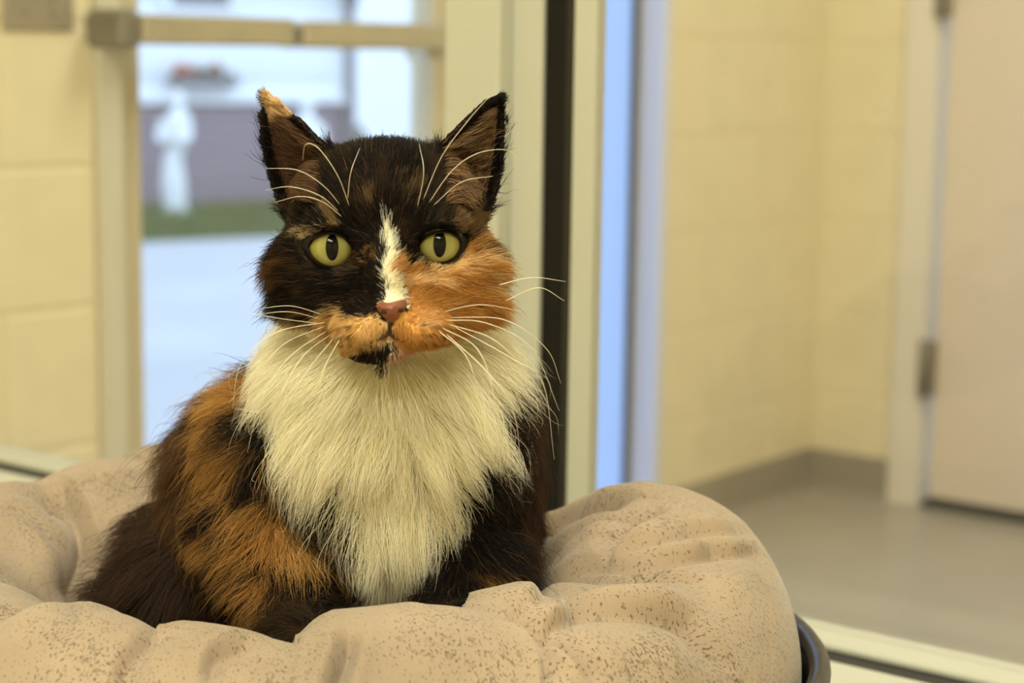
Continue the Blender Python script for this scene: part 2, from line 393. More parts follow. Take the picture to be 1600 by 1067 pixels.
# flower box under the window
q0 = fhit(268, 134, .1); q1 = fhit(368, 134, .1); zt = fhit(310, 122, .1)[1]
fb = empty('flower_box', fp((q0[0] + q1[0]) / 2, .1, q0[1])); tag(fb, 'slate grey flower box with red blooms on the white house wall', 'flower box')
fpart('trough', M_BOX, fb, (q0[0], q1[0], .03, .17, q0[1], zt), bevel=.008)
fpart('bracket', M_PIPE, fb, (q0[0] + .04, q0[0] + .06, .02, .14, q0[1] - .02, q0[1] - .002)); fpart('bracket', M_PIPE, fb, (q1[0] - .06, q1[0] - .04, .02, .14, q0[1] - .02, q0[1] - .002))
for i in range(26):
    s = q0[0] + .02 + (q1[0] - q0[0] - .04) * random.random(); h = random.uniform(.0, .05); bm = bmesh.new()
    red = i < 15 and abs((s - q0[0]) / (q1[0] - q0[0]) - .5) > .12
    bmesh.ops.create_icosphere(bm, subdivisions=2, radius=.026 if red else .022)
    for v in bm.verts: v.co = v.co * (1 + .25 * math.sin(17 * v.co.x / .02 + i) * math.cos(13 * v.co.z / .02)) + fp(s, random.uniform(.06, .14), zt + .005 + h + (.015 if red else 0))
    obj('bloom' if red else 'leaf_clump', bm, M_RED if red else M_LEAF, fb, True)
# lawn strip
g0 = ptz(235, 378, ZG); dG = (g0 - E0).dot(FN)
lw = fpart('lawn', M_SOIL, None, (sL, sR + .6, 0.001, dG, ZG, ZG + .02), bevel=0); lw['kind'] = 'structure'
NB = 9000; V = []; Fc = []
ss = RNG.uniform(sL + 1.0, sR + .6, NB); dd = RNG.uniform(.03, dG, NB)
for i in range(NB):
    p = fp(ss[i], dd[i], ZG + .018); a = random.random() * 6.28; w = Vector((math.cos(a), math.sin(a), 0)) * .006
    t = Vector((random.uniform(-.03, .03), random.uniform(-.03, .03), random.uniform(.05, .10)))
    j = len(V); V += [p - w, p + w, p + t]; Fc.append((j, j + 1, j + 2))
gs = mesh_obj('grass', V, Fc, M_GRASS, smooth=False); tag(gs, 'short green grass strip along the brick base of the house', 'grass', kind='stuff')
# white garden figures on the lawn
def statue(px, py_base, py_top, label, flip=1):
    base = ptz(px, py_base, ZG + .03)
    r = ray(px, py_top); top = Vector((0, 0, CAMH)) + r * (base.y / r.y); Hh = top.z - base.z
    e = empty('garden_statue', base); tag(e, label, 'statue', 'white statues on the lawn strip')
    pr = [(.0, 0), (.098, 0), (.100, .03), (.088, .045), (.086, .05)]
    V, Fc = lathe([(a * Hh * 1.25, b * Hh) for a, b in pr], 28, base); Fc.append(tuple(range(28 * 4, 28 * 5)))
    mesh_obj('plinth', V, Fc, M_WHITEST, e)
    prof = [(.108, .05), (.122, .10), (.132, .22), (.128, .30), (.108, .40), (.100, .46), (.098, .52), (.118, .58), (.142, .66), (.150, .72), (.130, .79), (.072, .835), (.052, .85), (.058, .87), (.078, .90), (.082, .935), (.066, .975), (.03, .995), (.0, 1.0)]
    V = []; Fc = []; n = 36
    for rr, zz in prof:
        sway = (-.02 * math.sin(zz * math.pi * 1.2) if zz < .5 else .03 * math.sin((zz - .5) * math.pi * 1.6)) * flip
        for k in range(n):
            a = 2 * math.pi * k / n; fold = 1 + (.055 * math.cos(9 * a) * max(0, 1 - zz / .55))
            rr_ = rr * .74
            V.append(base + Vector(((rr_ * fold * math.cos(a) + sway) * Hh, rr_ * .8 * fold * math.sin(a) * Hh, zz * Hh)))
    for i in range(len(prof) - 1):
        for k in range(n): Fc.append((i * n + k, i * n + (k + 1) % n, (i + 1) * n + (k + 1) % n, (i + 1) * n + k))
    mesh_obj('robed_figure', V, Fc, M_WHITEST, e)
    for sgn in (-1, 1):
        q = [base + Vector((sgn * x * Hh, y * Hh, zz * Hh)) for x, y, zz in ((.085, 0, .76), (.118, -.02, .66), (.10, -.08, .60), (.02, -.10, .62))]
        V, Fc = tube_mesh(bez(q, 14), [.030 * Hh] * 8 + [.026 * Hh] * 7, 10); mesh_obj('arm', V, Fc, M_WHITEST, e)
statue(275, 336, 140, 'white robed garden statue before bare brick, below the flower box')
statue(485, 331, 150, 'white robed garden statue nearest the grey downspout', -1)
# far white garage and a shrub beside the house corner
gp = ptz(690, 250, ZG)
gw = empty('garage', gp); tag(gw, 'bright white garage beyond the corner of the house', 'garage')
bm = bmesh.new(); gc = ptz(640, 225, ZG) + Vector((.9, 1.2, 0)); wbox(bm, gc + Vector((0, 0, 1.6)), (4.0, 1.6, 3.2), 0, .25); obj('wall', bm, M_WHITEST, gw)
bm = bmesh.new(); wbox(bm, gc + Vector((0, 0, 3.26)), (4.4, 2.0, .12), .02, .25); obj('roof', bm, MATS['grey_roof'], gw)
bm = bmesh.new(); Rg = Matrix.Rotation(.25, 3, 'Z')
wbox(bm, gc + Rg @ Vector((.6, -.815, 1.05)), (2.2, .04, 2.1), .01, .25); gd = obj('garage_door', bm, M_SIDING, gw)
for i in range(4):
    bm = bmesh.new(); wbox(bm, gc + Rg @ Vector((.6, -.845, .28 + i * .52)), (2.1, .03, .46), .02, .25); obj('panel', bm, M_SIDING, gd)
def shrub(px, py, rad, label):
    b = ptz(px, py, ZG + .02); e = empty('shrub', b); tag(e, label, 'shrub', 'shrubs by the house corner')
    V = []; Fc = []
    for i in range(700):
        d = Vector(RNG.normal(size=3)); d.normalize(); p = b + Vector((0, 0, rad * 1.25)) + Vector((d.x, d.y, d.z * 1.2)) * rad * random.uniform(.6, 1)
        u = d.orthogonal().normalized() * .02; w = d.cross(u).normalized() * .035; j = len(V)
        V += [p - w, p + u, p + w, p - u]; Fc.append((j, j + 1, j + 2, j + 3))
    mesh_obj('foliage', V, Fc, M_LEAF, e, False)
    V, Fc = tube_mesh([b, b + Vector((.01, 0, rad * 1.2))], [.02, .008], 8); mesh_obj('stem', V, Fc, mat('bark', (90, 70, 55), .9), e)
shrub(556, 232, .10, 'small green shrub at the foot of the house corner')
shrub(560, 205, .09, 'small green shrub farther along toward the white garage')

# ------------------------------------------------------------------ black tub and cat bed
BC = Vector((-.122, 1.0, 0)); RM, RT, ZT = .166, .076, .622; OV = 1.22   # oval, longer sideways
M_TUB = mat('black_glossy_plastic', (20, 20, 24), .22, noise=(60, .2), bump=(140, .15))
tub = empty('tub', (BC.x, BC.y, 0)); tag(tub, 'round black plastic tub with a thick rolled rim holding the tan cat bed', 'tub')
RO = RM + RT + .0085                                    # rim centre line, short axis; the long axis adds EX
EX = RM * (OV - 1)
def oval(prof, n=128):
    V = []; Fc = []
    for r, z in prof:
        for k in range(n):
            a = 2 * math.pi * k / n; V.append((BC.x + (r + EX * min(1, r / .2)) * math.cos(a), BC.y + r * math.sin(a), z))
    for i in range(len(prof) - 1):
        for k in range(n): Fc.append((i * n + k, i * n + (k + 1) % n, (i + 1) * n + (k + 1) % n, (i + 1) * n + k))
    return V, Fc
V, Fc = oval([(0, .002), (.20, .002), (.212, .010), (RO - .002, .60), (RO + .002, .628), (RO - .0025, .628), (RO - .006, .60), (.206, .018), (0, .018)]); mesh_obj('wall', V, Fc, M_TUB, tub)
rim = [(RO + .0008 + .0058 * math.cos(a), .632 + .0062 * math.sin(a)) for a in np.linspace(0, 2 * math.pi, 15)]
V, Fc = oval(rim, 160); mesh_obj('rim', V, Fc, M_TUB, tub)
lip = [(RO - .004 + .016 * max(0, math.cos(a)), .588 + .007 * math.sin(a)) for a in np.linspace(0, 2 * math.pi, 13)]
V, Fc = oval(lip, 160); mesh_obj('lower_lip', V, Fc, M_TUB, tub)
for sg in (-1, 1):
    xo = RO + EX - .01
    q = [Vector((BC.x + sg * xo, BC.y - .05, .47)), Vector((BC.x + sg * (xo + .035), BC.y - .04, .46)), Vector((BC.x + sg * (xo + .035), BC.y + .04, .46)), Vector((BC.x + sg * xo, BC.y + .05, .47))]
    V, Fc = tube_mesh(bez(q, 16), [.009] * 17, 10); mesh_obj('handle', V, Fc, M_TUB, tub)

M_BED = bpy.data.materials.new('tan_speckled_suede'); M_BED.use_nodes = True
n_ = M_BED.node_tree.nodes; l_ = M_BED.node_tree.links; pb_ = n_['Principled BSDF']
pb_.inputs['Roughness'].default_value = .9; pb_.inputs['Specular IOR Level'].default_value = .15
pb_.inputs['Sheen Weight'].default_value = .25; pb_.inputs['Sheen Roughness'].default_value = .5
uvn = n_.new('ShaderNodeUVMap'); uvn.uv_map = 'UVMap'
def nnoise(scale, detail=3, stretch=(1, 1, 1), rot=0.):
    mp = n_.new('ShaderNodeMapping'); mp.inputs['Scale'].default_value = stretch; mp.inputs['Rotation'].default_value = (0, 0, rot)
    x = n_.new('ShaderNodeTexNoise'); x.inputs['Scale'].default_value = scale; x.inputs['Detail'].default_value = detail
    l_.new(uvn.outputs[0], mp.inputs[0]); l_.new(mp.outputs[0], x.inputs['Vector']); return x.outputs['Fac']
def math_(op, a, b=None, c=None):
    x = n_.new('ShaderNodeMath'); x.operation = op
    for i, v in enumerate((a, b, c)):
        if v is None: continue
        if isinstance(v, (int, float)): x.inputs[i].default_value = v
        else: l_.new(v, x.inputs[i])
    return x.outputs[0]
def smooth(v, lo, hi):
    x = n_.new('ShaderNodeMapRange'); x.interpolation_type = 'SMOOTHSTEP'
    x.inputs['From Min'].default_value = lo; x.inputs['From Max'].default_value = hi; l_.new(v, x.inputs['Value']); return x.outputs[0]
big = nnoise(26, 3); fine = nnoise(1150, 2, (1, .40, 1), .5); mid = nnoise(330, 4, (1, .55, 1), .5); weave = nnoise(1500, 1, (1, .35, 1), .5)
# dark flecks: short dashes, denser where the large noise is high
th = math_('SUBTRACT', .775, math_('MULTIPLY', big, .34))
fleck = smooth(math_('SUBTRACT', fine, th), -.01, .03)
patch = math_('MULTIPLY', smooth(math_('SUBTRACT', mid, math_('SUBTRACT', .85, math_('MULTIPLY', big, .46))), -.02, .06), .65)
tone = n_.new('ShaderNodeValToRGB'); tone.color_ramp.elements[0].position = .35; tone.color_ramp.elements[1].position = .65
tone.color_ramp.elements[0].color = rgba((150, 134, 116)); tone.color_ramp.elements[1].color = rgba((168, 150, 130)); l_.new(nnoise(14, 2), tone.inputs[0])
m1 = n_.new('ShaderNodeMix'); m1.data_type = 'RGBA'; m2_ = n_.new('ShaderNodeMix'); m2_.data_type = 'RGBA'
l_.new(patch, m1.inputs[0]); l_.new(tone.outputs[0], m1.inputs[6]); m1.inputs[7].default_value = rgba((124, 112, 96))
l_.new(math_('MULTIPLY', fleck, .8), m2_.inputs[0]); l_.new(m1.outputs[2], m2_.inputs[6]); m2_.inputs[7].default_value = rgba((92, 78, 66))
l_.new(m2_.outputs[2], pb_.inputs['Base Color'])
bu = n_.new('ShaderNodeBump'); bu.inputs['Strength'].default_value = .35; bu.inputs['Distance'].default_value = .0006
l_.new(math_('ADD', weave, fine), bu.inputs['Height']); l_.new(bu.outputs[0], pb_.inputs['Normal'])

bed = empty('cat_bed', (BC.x, BC.y, .53)); tag(bed, 'round tan speckled plush cat bed with a puffy creased bolster, set in the tub', 'cat bed')
NT, NP = 1000, 280
# creases across the bolster: (angle deg, depth, width deg, slant deg, phase, inner-only weight)
CR = [(66, .24, 12, 14, 1), (50, .22, 10, 26, 1), (34, .22, 13, 34, 1), (20, .12, 9, 44, 1), (7, .20, 14, 40, 1), (-8, .12, 9, 38, 1), (-24, .22, 13, 26, 1),
      (-42, .30, 13, 16, 1), (-58, .20, 10, 8, -1), (-84, .36, 11, -4, -1), (-102, .16, 9, -10, -1), (-118, .26, 11, -18, -1), (-138, .22, 10, -20, -1), (-158, .24, 10, -16, -1),
      (176, .26, 11, -18, -1), (157, .20, 10, -14, -1), (140, .28, 11, -8, -1), (118, .20, 10, 0, 1), (97, .22, 10, 6, 1), (80, .20, 9, 8, 1)]
th = np.linspace(0, 2 * np.pi, NT, endpoint=False)[:, None]; ph = np.linspace(0, 2 * np.pi, NP, endpoint=False)[None, :]
r = np.full((NT, NP), 1.0)
for ic, (c, dp, wd, sl_, sd) in enumerate(CR):
    ctr = math.radians(c) + np.radians(sl_) * (np.sin(ph * .5 + .2) - .75) + np.radians(2.5) * np.sin(2.3 * ph + c)
    d = ((th - ctr + np.pi) % (2 * np.pi) - np.pi) * sd; w = math.radians(wd)
    reach = .35 + .65 * math.sin(ic * 2.4) ** 2                       # how far over the top each fold runs
    amp = dp * (.25 + .75 * np.clip((1 - np.cos(ph - .25)) / 2 + .55 * reach * np.exp(-((ph - 1.3) / .9) ** 2), 0, 1))
    soft = .0006
    dd_ = np.where(d > 0, np.sqrt(d * d + soft) / w, np.sqrt(d * d + soft) / (w * .30)) - math.sqrt(soft) / w
    r -= amp * 1.0 * np.exp(-np.maximum(dd_, 0))
r = 1 - (1 - r) * (1 - .25 * np.clip(1 - r, 0, 1))
r += .13
for k_, a_, p_ in ((5, .020, .4), (9, .016, 2.2), (14, .012, 1.1), (23, .008, .7), (37, .004, .3)):
    r += a_ * np.sin(k_ * th + p_ + 1.3 * np.sin(ph + k_)) * (.5 + .5 * np.sin(ph * 1 + k_ * .7))
for k_, (f_, a_) in enumerate(((21, .035), (34, .022), (55, .010))):        # fine gathers, drawn toward the inner seam
    w_ = f_ * th + 2.0 * np.sin(ph * .7 + k_) + 1.6 * np.sin(3 * th + 2 * k_)
    r -= a_ * (np.abs(np.sin(w_ / 2)) ** .6 * -1 + 1) * (.25 + .75 * np.clip((1 - np.cos(ph - .4)) / 2, 0, 1)) * (.5 + .5 * np.sin(2.7 * th + k_ * 1.7))
r = np.minimum(r, 1.06 - .06 * np.exp(-(((ph + np.pi) % (2 * np.pi) - np.pi) / .8) ** 2))
# slump: flatter beneath
cx = np.cos(ph); sz = np.sin(ph)
hor = RT * r * cx * np.where(cx < 0, 1.0, 1.0); ver = RT * r * sz * np.where(sz < 0, .82, 1.0)
rad = RM + hor
X = BC.x + (rad + EX) * np.cos(th); Y = BC.y + rad * np.sin(th); Z = ZT + ver + .012 * np.sin(th - .3) * 0
Z = Z + (.008 * np.exp(-((th - 2.05) / .5) ** 2) - .009 * np.exp(-((th - 2.8) / .4) ** 2) - .030 * np.exp(-((th - 1.0) / .42) ** 2) + .017 * np.exp(-(((th - .25 + np.pi) % (2 * np.pi) - np.pi) / .38) ** 2)) * (sz + 1) * .5 - .007 * np.exp(-((th - 4.6) / .8) ** 2)
V = np.stack([X, Y, Z], -1).reshape(-1, 3)
idx = np.arange(NT * NP).reshape(NT, NP)
Q = np.stack([idx, np.roll(idx, -1, 0), np.roll(np.roll(idx, -1, 0), -1, 1), np.roll(idx, -1, 1)], -1).reshape(-1, 4)
# individual folds of the cover, traced along the fabric: (photo path, depth m, width px above, width px below)
FOLDS = [([(936, 864), (959, 837), (986, 817), (1017, 800), (1040, 790)], .012, 16, 5),
         ([(818, 936), (883, 899), (928, 874), (1000, 861), (1055, 853), (1124, 846), (1175, 851), (1212, 868), (1240, 900)], .010, 6, 26),
         ([(950, 856), (1000, 840), (1060, 826), (1130, 822), (1190, 836), (1226, 862)], .006, 5, 14),
         ([(849, 968), (885, 950), (928, 941), (986, 939), (1041, 947), (1083, 966), (1107, 996), (1141, 1046)], .010, 7, 30),
         ([(849, 974), (880, 993), (907, 1030), (930, 1070)], .009, 22, 6),
         ([(870, 915), (930, 895), (1000, 888), (1060, 895), (1110, 915)], .004, 5, 16),
         ([(835, 834), (862, 806), (893, 789), (935, 778), (990, 775)], .009, 5, 16),
         ([(548, 984), (541, 1016), (528, 1058), (520, 1090)], .010, 12, 12),
         ([(400, 990), (354, 1004), (331, 1022), (322, 1060)], .007, 22, 6),
         ([(290, 968), (240, 990), (200, 1030), (185, 1075)], .005, 26, 8),
         ([(790, 948), (830, 970), (855, 1010), (862, 1075)], .007, 20, 8),
         ([(69, 711), (99, 755), (126, 793), (139, 831), (141, 873), (131, 919), (122, 955)], .012, 6, 30),
         ([(-20, 738), (42, 748), (78, 762), (104, 782)], .008, 6, 22)]
tc0 = np.stack([(BC.x + (RM + EX) * np.cos(th)) * np.ones_like(ph), (BC.y + RM * np.sin(th)) * np.ones_like(ph), np.full((NT, NP), ZT)], -1).reshape(-1, 3)
inw = tc0 - V; inw /= np.linalg.norm(inw, axis=1)[:, None]
face = np.clip(-((np.array([0, 0, CAMH]) - V) * inw).sum(1) / np.linalg.norm(np.array([0, 0, CAMH]) - V, axis=1) * 4, 0, 1)
BUV = project(V); DISP = np.zeros(len(V))
for path, dep, wa, wb in FOLDS:
    pl = np.array([[p.x, p.y] for p in bez([Vector((x, y, 0)) for x, y in path], 24)])
    lo, hi = pl.min(0) - 130, pl.max(0) + 130
    ii = np.nonzero((face > 0) & (BUV > lo).all(1) & (BUV < hi).all(1))[0]
    q = BUV[ii]; best = np.full(len(ii), 1e9); sg_ = np.zeros(len(ii)); tp = np.zeros(len(ii))
    for k_ in range(24):
        a_, b_ = pl[k_], pl[k_ + 1]; ab = b_ - a_; t_ = np.clip(((q - a_) @ ab) / (ab @ ab), 0, 1); df = q - a_ - t_[:, None] * ab
        d_ = np.linalg.norm(df, axis=1); m_ = d_ < best
        best[m_] = d_[m_]; sg_[m_] = np.sign(ab[0] * df[m_, 1] - ab[1] * df[m_, 0]); tp[m_] = (k_ + t_[m_]) / 24
    w_ = np.where(sg_ > 0, wb, wa); taper = np.clip(np.minimum(tp, 1 - tp) * 5 + .25, 0, 1)
    soft_ = np.sqrt(best ** 2 + 9) - 3
    prof_ = np.exp(-soft_ / w_) - .22 * np.exp(-((best - 2.2 * w_) / (1.3 * w_)) ** 2)
    DISP[ii] += 1.3 * dep * prof_ * taper * face[ii]
V = V + inw * DISP[:, None]
BED = dict(V=V, Q=Q, th=np.broadcast_to(th, (NT, NP)).reshape(-1), ph=np.broadcast_to(ph, (NT, NP)).reshape(-1))

# ------------------------------------------------------------------ the cat: body as one continuous mesh
def ell(px, py, y, rx, ry, rz, rot=0):
    s = y / F; return dict(c=np.array(pt(px, py, y)), r=np.array([rx * s, ry, rz * s]), rot=rot)
def limb(a, b, n=7):
    out = []
    for t in np.linspace(0, 1, n):
        q = [a[i] * (1 - t) + b[i] * t for i in range(len(a))]
        s = q[2] / F; out.append(dict(c=np.array(pt(q[0], q[1], q[2])), r=np.array([q[3] * s] * 3), rot=0))
    return out
HEAD = [ell(603, 342, .952, 144, .050, 117), ell(603, 412, .946, 170, .044, 100), ell(606, 470, .944, 168, .042, 64),
        ell(611, 487, .905, 68, .030, 44), ell(565, 512, .892, 47, .021, 31), ell(660, 512, .892, 47, .021, 31),
        ell(608, 541, .896, 38, .019, 23), ell(588, 543, .902, 56, .020, 22), ell(606, 425, .908, 34, .028, 72), ell(612, 476, .886, 25, .018, 19),
        ell(520, 352, .917, 42, .016, 20), ell(690, 348, .917, 42, .016, 20)]
BODY = [ell(605, 565, .975, 150, .055, 100), ell(605, 640, .972, 160, .055, 110), ell(605, 725, .985, 160, .060, 185), ell(600, 800, 1.035, 205, .080, 170), ell(480, 790, 1.075, 170, .075, 165),
        ell(425, 745, .995, 88, .050, 150), ell(752, 730, .995, 66, .050, 160), ell(388, 755, 1.05, 84, .065, 135), ell(324, 880, 1.045, 90, .060, 106), ell(745, 860, 1.05, 80, .055, 100),
        ell(500, 880, 1.095, 170, .060, 110), ell(478, 985, .890, 56, .030, 32), ell(706, 975, .900, 50, .028, 30)]
BODY += limb((395, 800, .960, 66), (452, 955, .918, 54)) + limb((752, 800, .968, 56), (728, 945, .925, 48))
TAIL = limb((360, 930, 1.10, 34), (235, 925, 1.08, 32)) + limb((235, 925, 1.08, 32), (215, 955, 1.02, 28))
def ear_mesh(outer, inner, y0, bowl, lean):
    M_ = 14; N_ = 12
    def res(pl):
        return bez([Vector((p[0], p[1], 0)) for p in pl], M_ - 1)
    o_, i_ = res(outer), res(inner); Vf = []; Vb = []
    for j in range(M_):
        v = j / (M_ - 1)
        for k in range(N_ + 1):
            u = k / N_; q = o_[j].lerp(i_[j], u)
            prof = math.sin(math.pi * min(1, u * 1.02)) ** .8
            y = y0 + lean * v + bowl * prof * (1 - v) ** .55 - .006 * (u ** 2) * (1 - v)
            Vf.append(pt(q.x, q.y, y)); Vb.append(pt(q.x, q.y, y + .0062 - .0022 * v))
    n1 = N_ + 1; T = M_ * n1; V_ = Vf + Vb; Fs = []
    for j in range(M_ - 1):
        for k in range(N_):
            a = j * n1 + k; Fs += [(a, a + 1, a + n1 + 1, a + n1), (T + a, T + a + n1, T + a + n1 + 1, T + a + 1)]
    for j in range(M_ - 1):
        a = j * n1; b = a + N_
        Fs += [(a, a + n1, T + a + n1, T + a), (b, T + b, T + b + n1, b + n1)]
    for k in range(N_):
        a = k; b = (M_ - 1) * n1 + k
        Fs += [(a, T + a, T + a + 1, a + 1), (b, b + 1, T + b + 1, T + b)]
    return V_, Fs
EOL = [(452, 352), (428, 300), (411, 240), (403, 185), (408, 140)]; EIL = [(560, 262), (508, 222), (476, 192), (442, 163), (411, 138)]
EOR = [(748, 358), (776, 305), (787, 245), (792, 185), (788, 145)]; EIR = [(640, 258), (692, 220), (722, 190), (754, 160), (786, 143)]
EARL = ear_mesh(EOL, EIL, .950, .022, .012); EARR = ear_mesh(EOR, EIR, .950, .022, .012)
bm = bmesh.new()
for e_ in HEAD + BODY + TAIL:
    mtx = Matrix.Translation(Vector(e_['c'])) @ Matrix.Diagonal((*[float(v) for v in e_['r']], 1))
    bmesh.ops.create_icosphere(bm, subdivisions=4 if e_['r'].max() > .03 else 3, radius=1, matrix=mtx)
for V_, Fs in (EARL, EARR):
    vs = [bm.verts.new(v) for v in V_]
    for f in Fs:
        try: bm.faces.new([vs[i] for i in f])
        except ValueError: pass
bmesh.ops.recalc_face_normals(bm, faces=bm.faces)
tmp = bpy.data.meshes.new('tmp'); bm.to_mesh(tmp); bm.free(); to = bpy.data.objects.new('tmp', tmp); COL.objects.link(to)
md = to.modifiers.new('r', 'REMESH'); md.mode = 'VOXEL'; md.voxel_size = .0021
ev = to.evaluated_get(bpy.context.evaluated_depsgraph_get()); me = bpy.data.meshes.new_from_object(ev)
bpy.data.objects.remove(to, do_unlink=True)
nv = len(me.vertices); CV = np.empty(nv * 3); me.vertices.foreach_get('co', CV); CV = CV.reshape(-1, 3)
ne = len(me.edges); ED = np.empty(ne * 2, int); me.edges.foreach_get('vertices', ED); ED = ED.reshape(-1, 2)
UV_ = project(CV)
EYES = [(516.5, 389, .0118), (686, 384, .0118)]
def ear_w(uv): # weight of ear tissue, 1 in the ear flaps
    return np.clip((230 - uv[:, 1]) / 25, 0, 1) * ((uv[:, 0] < 512) | (uv[:, 0] > 690)) + 0.0
deg = np.bincount(ED.ravel(), minlength=nv).astype(float)
def lap(v, w, it):
    for _ in range(it):
        acc = np.stack([np.bincount(ED[:, 0], v[ED[:, 1], k], nv) + np.bincount(ED[:, 1], v[ED[:, 0], k], nv) for k in range(3)], 1) / deg[:, None]
        v = v + (acc - v) * w[:, None]
    return v
earmask = np.clip(((UV_[:, 1] < 330) & ((UV_[:, 0] < 500) | (UV_[:, 0] > 700)) & (CV[:, 1] < 1.0)).astype(float), 0, 1)
muz = np.exp(-(((UV_[:, 0] - 610) / 80) ** 2 + ((UV_[:, 1] - 510) / 50) ** 2)) * (CV[:, 1] < .93)
wgt = .55 * (1 - .75 * earmask) * (1 - .6 * muz)
CV = lap(CV, wgt, 14)
# eye sockets: push the surface back behind the eyeballs
UV_ = project(CV); bvh0 = BVHTree.FromPolygons([Vector(v) for v in CV], [tuple(p.vertices) for p in me.polygons])
EYE = []
for ex, ey, er in EYES:
    hit = bvh0.ray_cast(Vector((0, 0, CAMH)), ray(ex, ey).normalized())[0]
    c = np.array(hit) + np.array([0, er * .66, 0]); EYE.append((c, er))
    dist = np.linalg.norm(CV - c, axis=1); rho = np.hypot((UV_[:, 0] - ex) / 36, (UV_[:, 1] - ey) / 30)
    front = (CV[:, 1] < c[1] + .02) & (rho < 1.25)
    push = np.where(front, np.clip((1.18 - rho) / .25, 0, 1) * .009, 0); CV[:, 1] += push
me.vertices.foreach_set('co', CV.ravel()); me.update()
nrm = np.empty(nv * 3); me.vertices.foreach_get('normal', nrm); CN = nrm.reshape(-1, 3)
me.calc_loop_triangles(); nt = len(me.loop_triangles); TR = np.empty(nt * 3, int); me.loop_triangles.foreach_get('vertices', TR); TR = TR.reshape(-1, 3)

# coat chart: an affine chart over the cat, units of about 0.3 mm
G = np.array([[x, y, z] for x in np.linspace(-.22, .04, 6) for y in np.linspace(.87, 1.05, 5) for z in np.linspace(.64, .98, 6)])
AFF = np.linalg.lstsq(np.c_[G, np.ones(len(G))], project(G), rcond=None)[0]
HG = np.array([[x, y, z] for x in np.linspace(-.13, .01, 6) for y in np.linspace(.87, .97, 5) for z in np.linspace(.78, .98, 6)])
AFH = np.linalg.lstsq(np.c_[HG, np.ones(len(HG))], project(HG), rcond=None)[0]
def chart(p, head=None):
    q = np.c_[p, np.ones(len(p))]; b = q @ AFF; h = q @ AFH
    w = np.clip((600 - h[:, 1]) / 60, 0, 1)[:, None]
    return h * w + b * (1 - w)
def vnoise(p, seed=0):
    p = np.asarray(p, float); i = np.floor(p).astype(np.int64); f = p - i; f = f * f * (3 - 2 * f); out = 0
    def h(ix): 
        n = (ix[:, 0] * 73856093 ^ ix[:, 1] * 19349663 ^ ix[:, 2] * 83492791 ^ (seed * 2654435)) & 0x7fffffff
        n = (n * 1103515245 + 12345) & 0x7fffffff; n = (n ^ (n >> 13)) * 60493 & 0x7fffffff
        return (n % 10007) / 10007.
    for dx in (0, 1):
        for dy in (0, 1):
            for dz in (0, 1):
                w = (f[:, 0] if dx else 1 - f[:, 0]) * (f[:, 1] if dy else 1 - f[:, 1]) * (f[:, 2] if dz else 1 - f[:, 2])
                out = out + w * h(i + np.array([dx, dy, dz]))
    return out
def inpoly(u, v, poly):
    r = np.zeros(len(u), bool); n = len(poly)
    for i in range(n):
        x1, y1 = poly[i]; x2, y2 = poly[(i + 1) % n]
        if y1 == y2: continue
        c = ((y1 > v) != (y2 > v)) & (u < (x2 - x1) * (v - y1) / (y2 - y1) + x1); r ^= c
    return r
def inell(u, v, x, y, rx, ry, rot=0):
    c, s = math.cos(math.radians(rot)), math.sin(math.radians(rot)); a = (u - x) * c + (v - y) * s; b = -(u - x) * s + (v - y) * c
    return (a / rx) ** 2 + (b / ry) ** 2 < 1
BIB = [(446, 488), (448, 560), (458, 620), (480, 670), (520, 715), (558, 765), (576, 820), (580, 960), (634, 960), (644, 830), (672, 765), (708, 715), (734, 665), (750, 620), (768, 560), (770, 488)]
ORR = [(611, 392), (628, 398), (645, 412), (690, 416), (722, 404), (738, 372), (770, 352), (800, 362), (812, 400), (816, 450), (808, 490), (780, 520), (735, 540), (690, 545), (650, 545),
       (612, 530), (608, 500), (634, 478), (628, 440), (616, 415)]
MUZL = [(498, 492), (520, 478), (535, 470), (545, 486), (590, 488), (606, 502), (606, 520), (580, 538), (545, 548), (516, 530), (500, 512)]
BLAZE = [(595, 335), (603, 340), (610, 372), (617, 410), (625, 440), (632, 470), (612, 476), (599, 470), (602, 440), (598, 400), (595, 370)]
CHINB = [(536, 548), (560, 538), (592, 527), (616, 524), (618, 534), (600, 552), (576, 566), (552, 562)]
CHINR = [(600, 553), (620, 535), (655, 540), (660, 552), (640, 566), (605, 570)]
BODYOR = [(350, 570), (440, 540), (450, 590), (440, 640), (455, 700), (490, 750), (545, 800), (570, 870), (510, 900), (480, 960), (400, 960), (345, 910), (322, 820), (326, 730), (338, 660)]
K_BLACK = s2l((30, 24, 22)); K_BROWN = s2l((74, 56, 45)); K_WHITE = s2l((254, 247, 224)); K_OR = s2l((206, 158, 90)); K_ORL = s2l((246, 218, 172)); K_TAN = s2l((150, 122, 84))
K_ORB = s2l((192, 146, 82)); K_ORBL = s2l((218, 178, 116)); K_PINK = s2l((206, 170, 152))
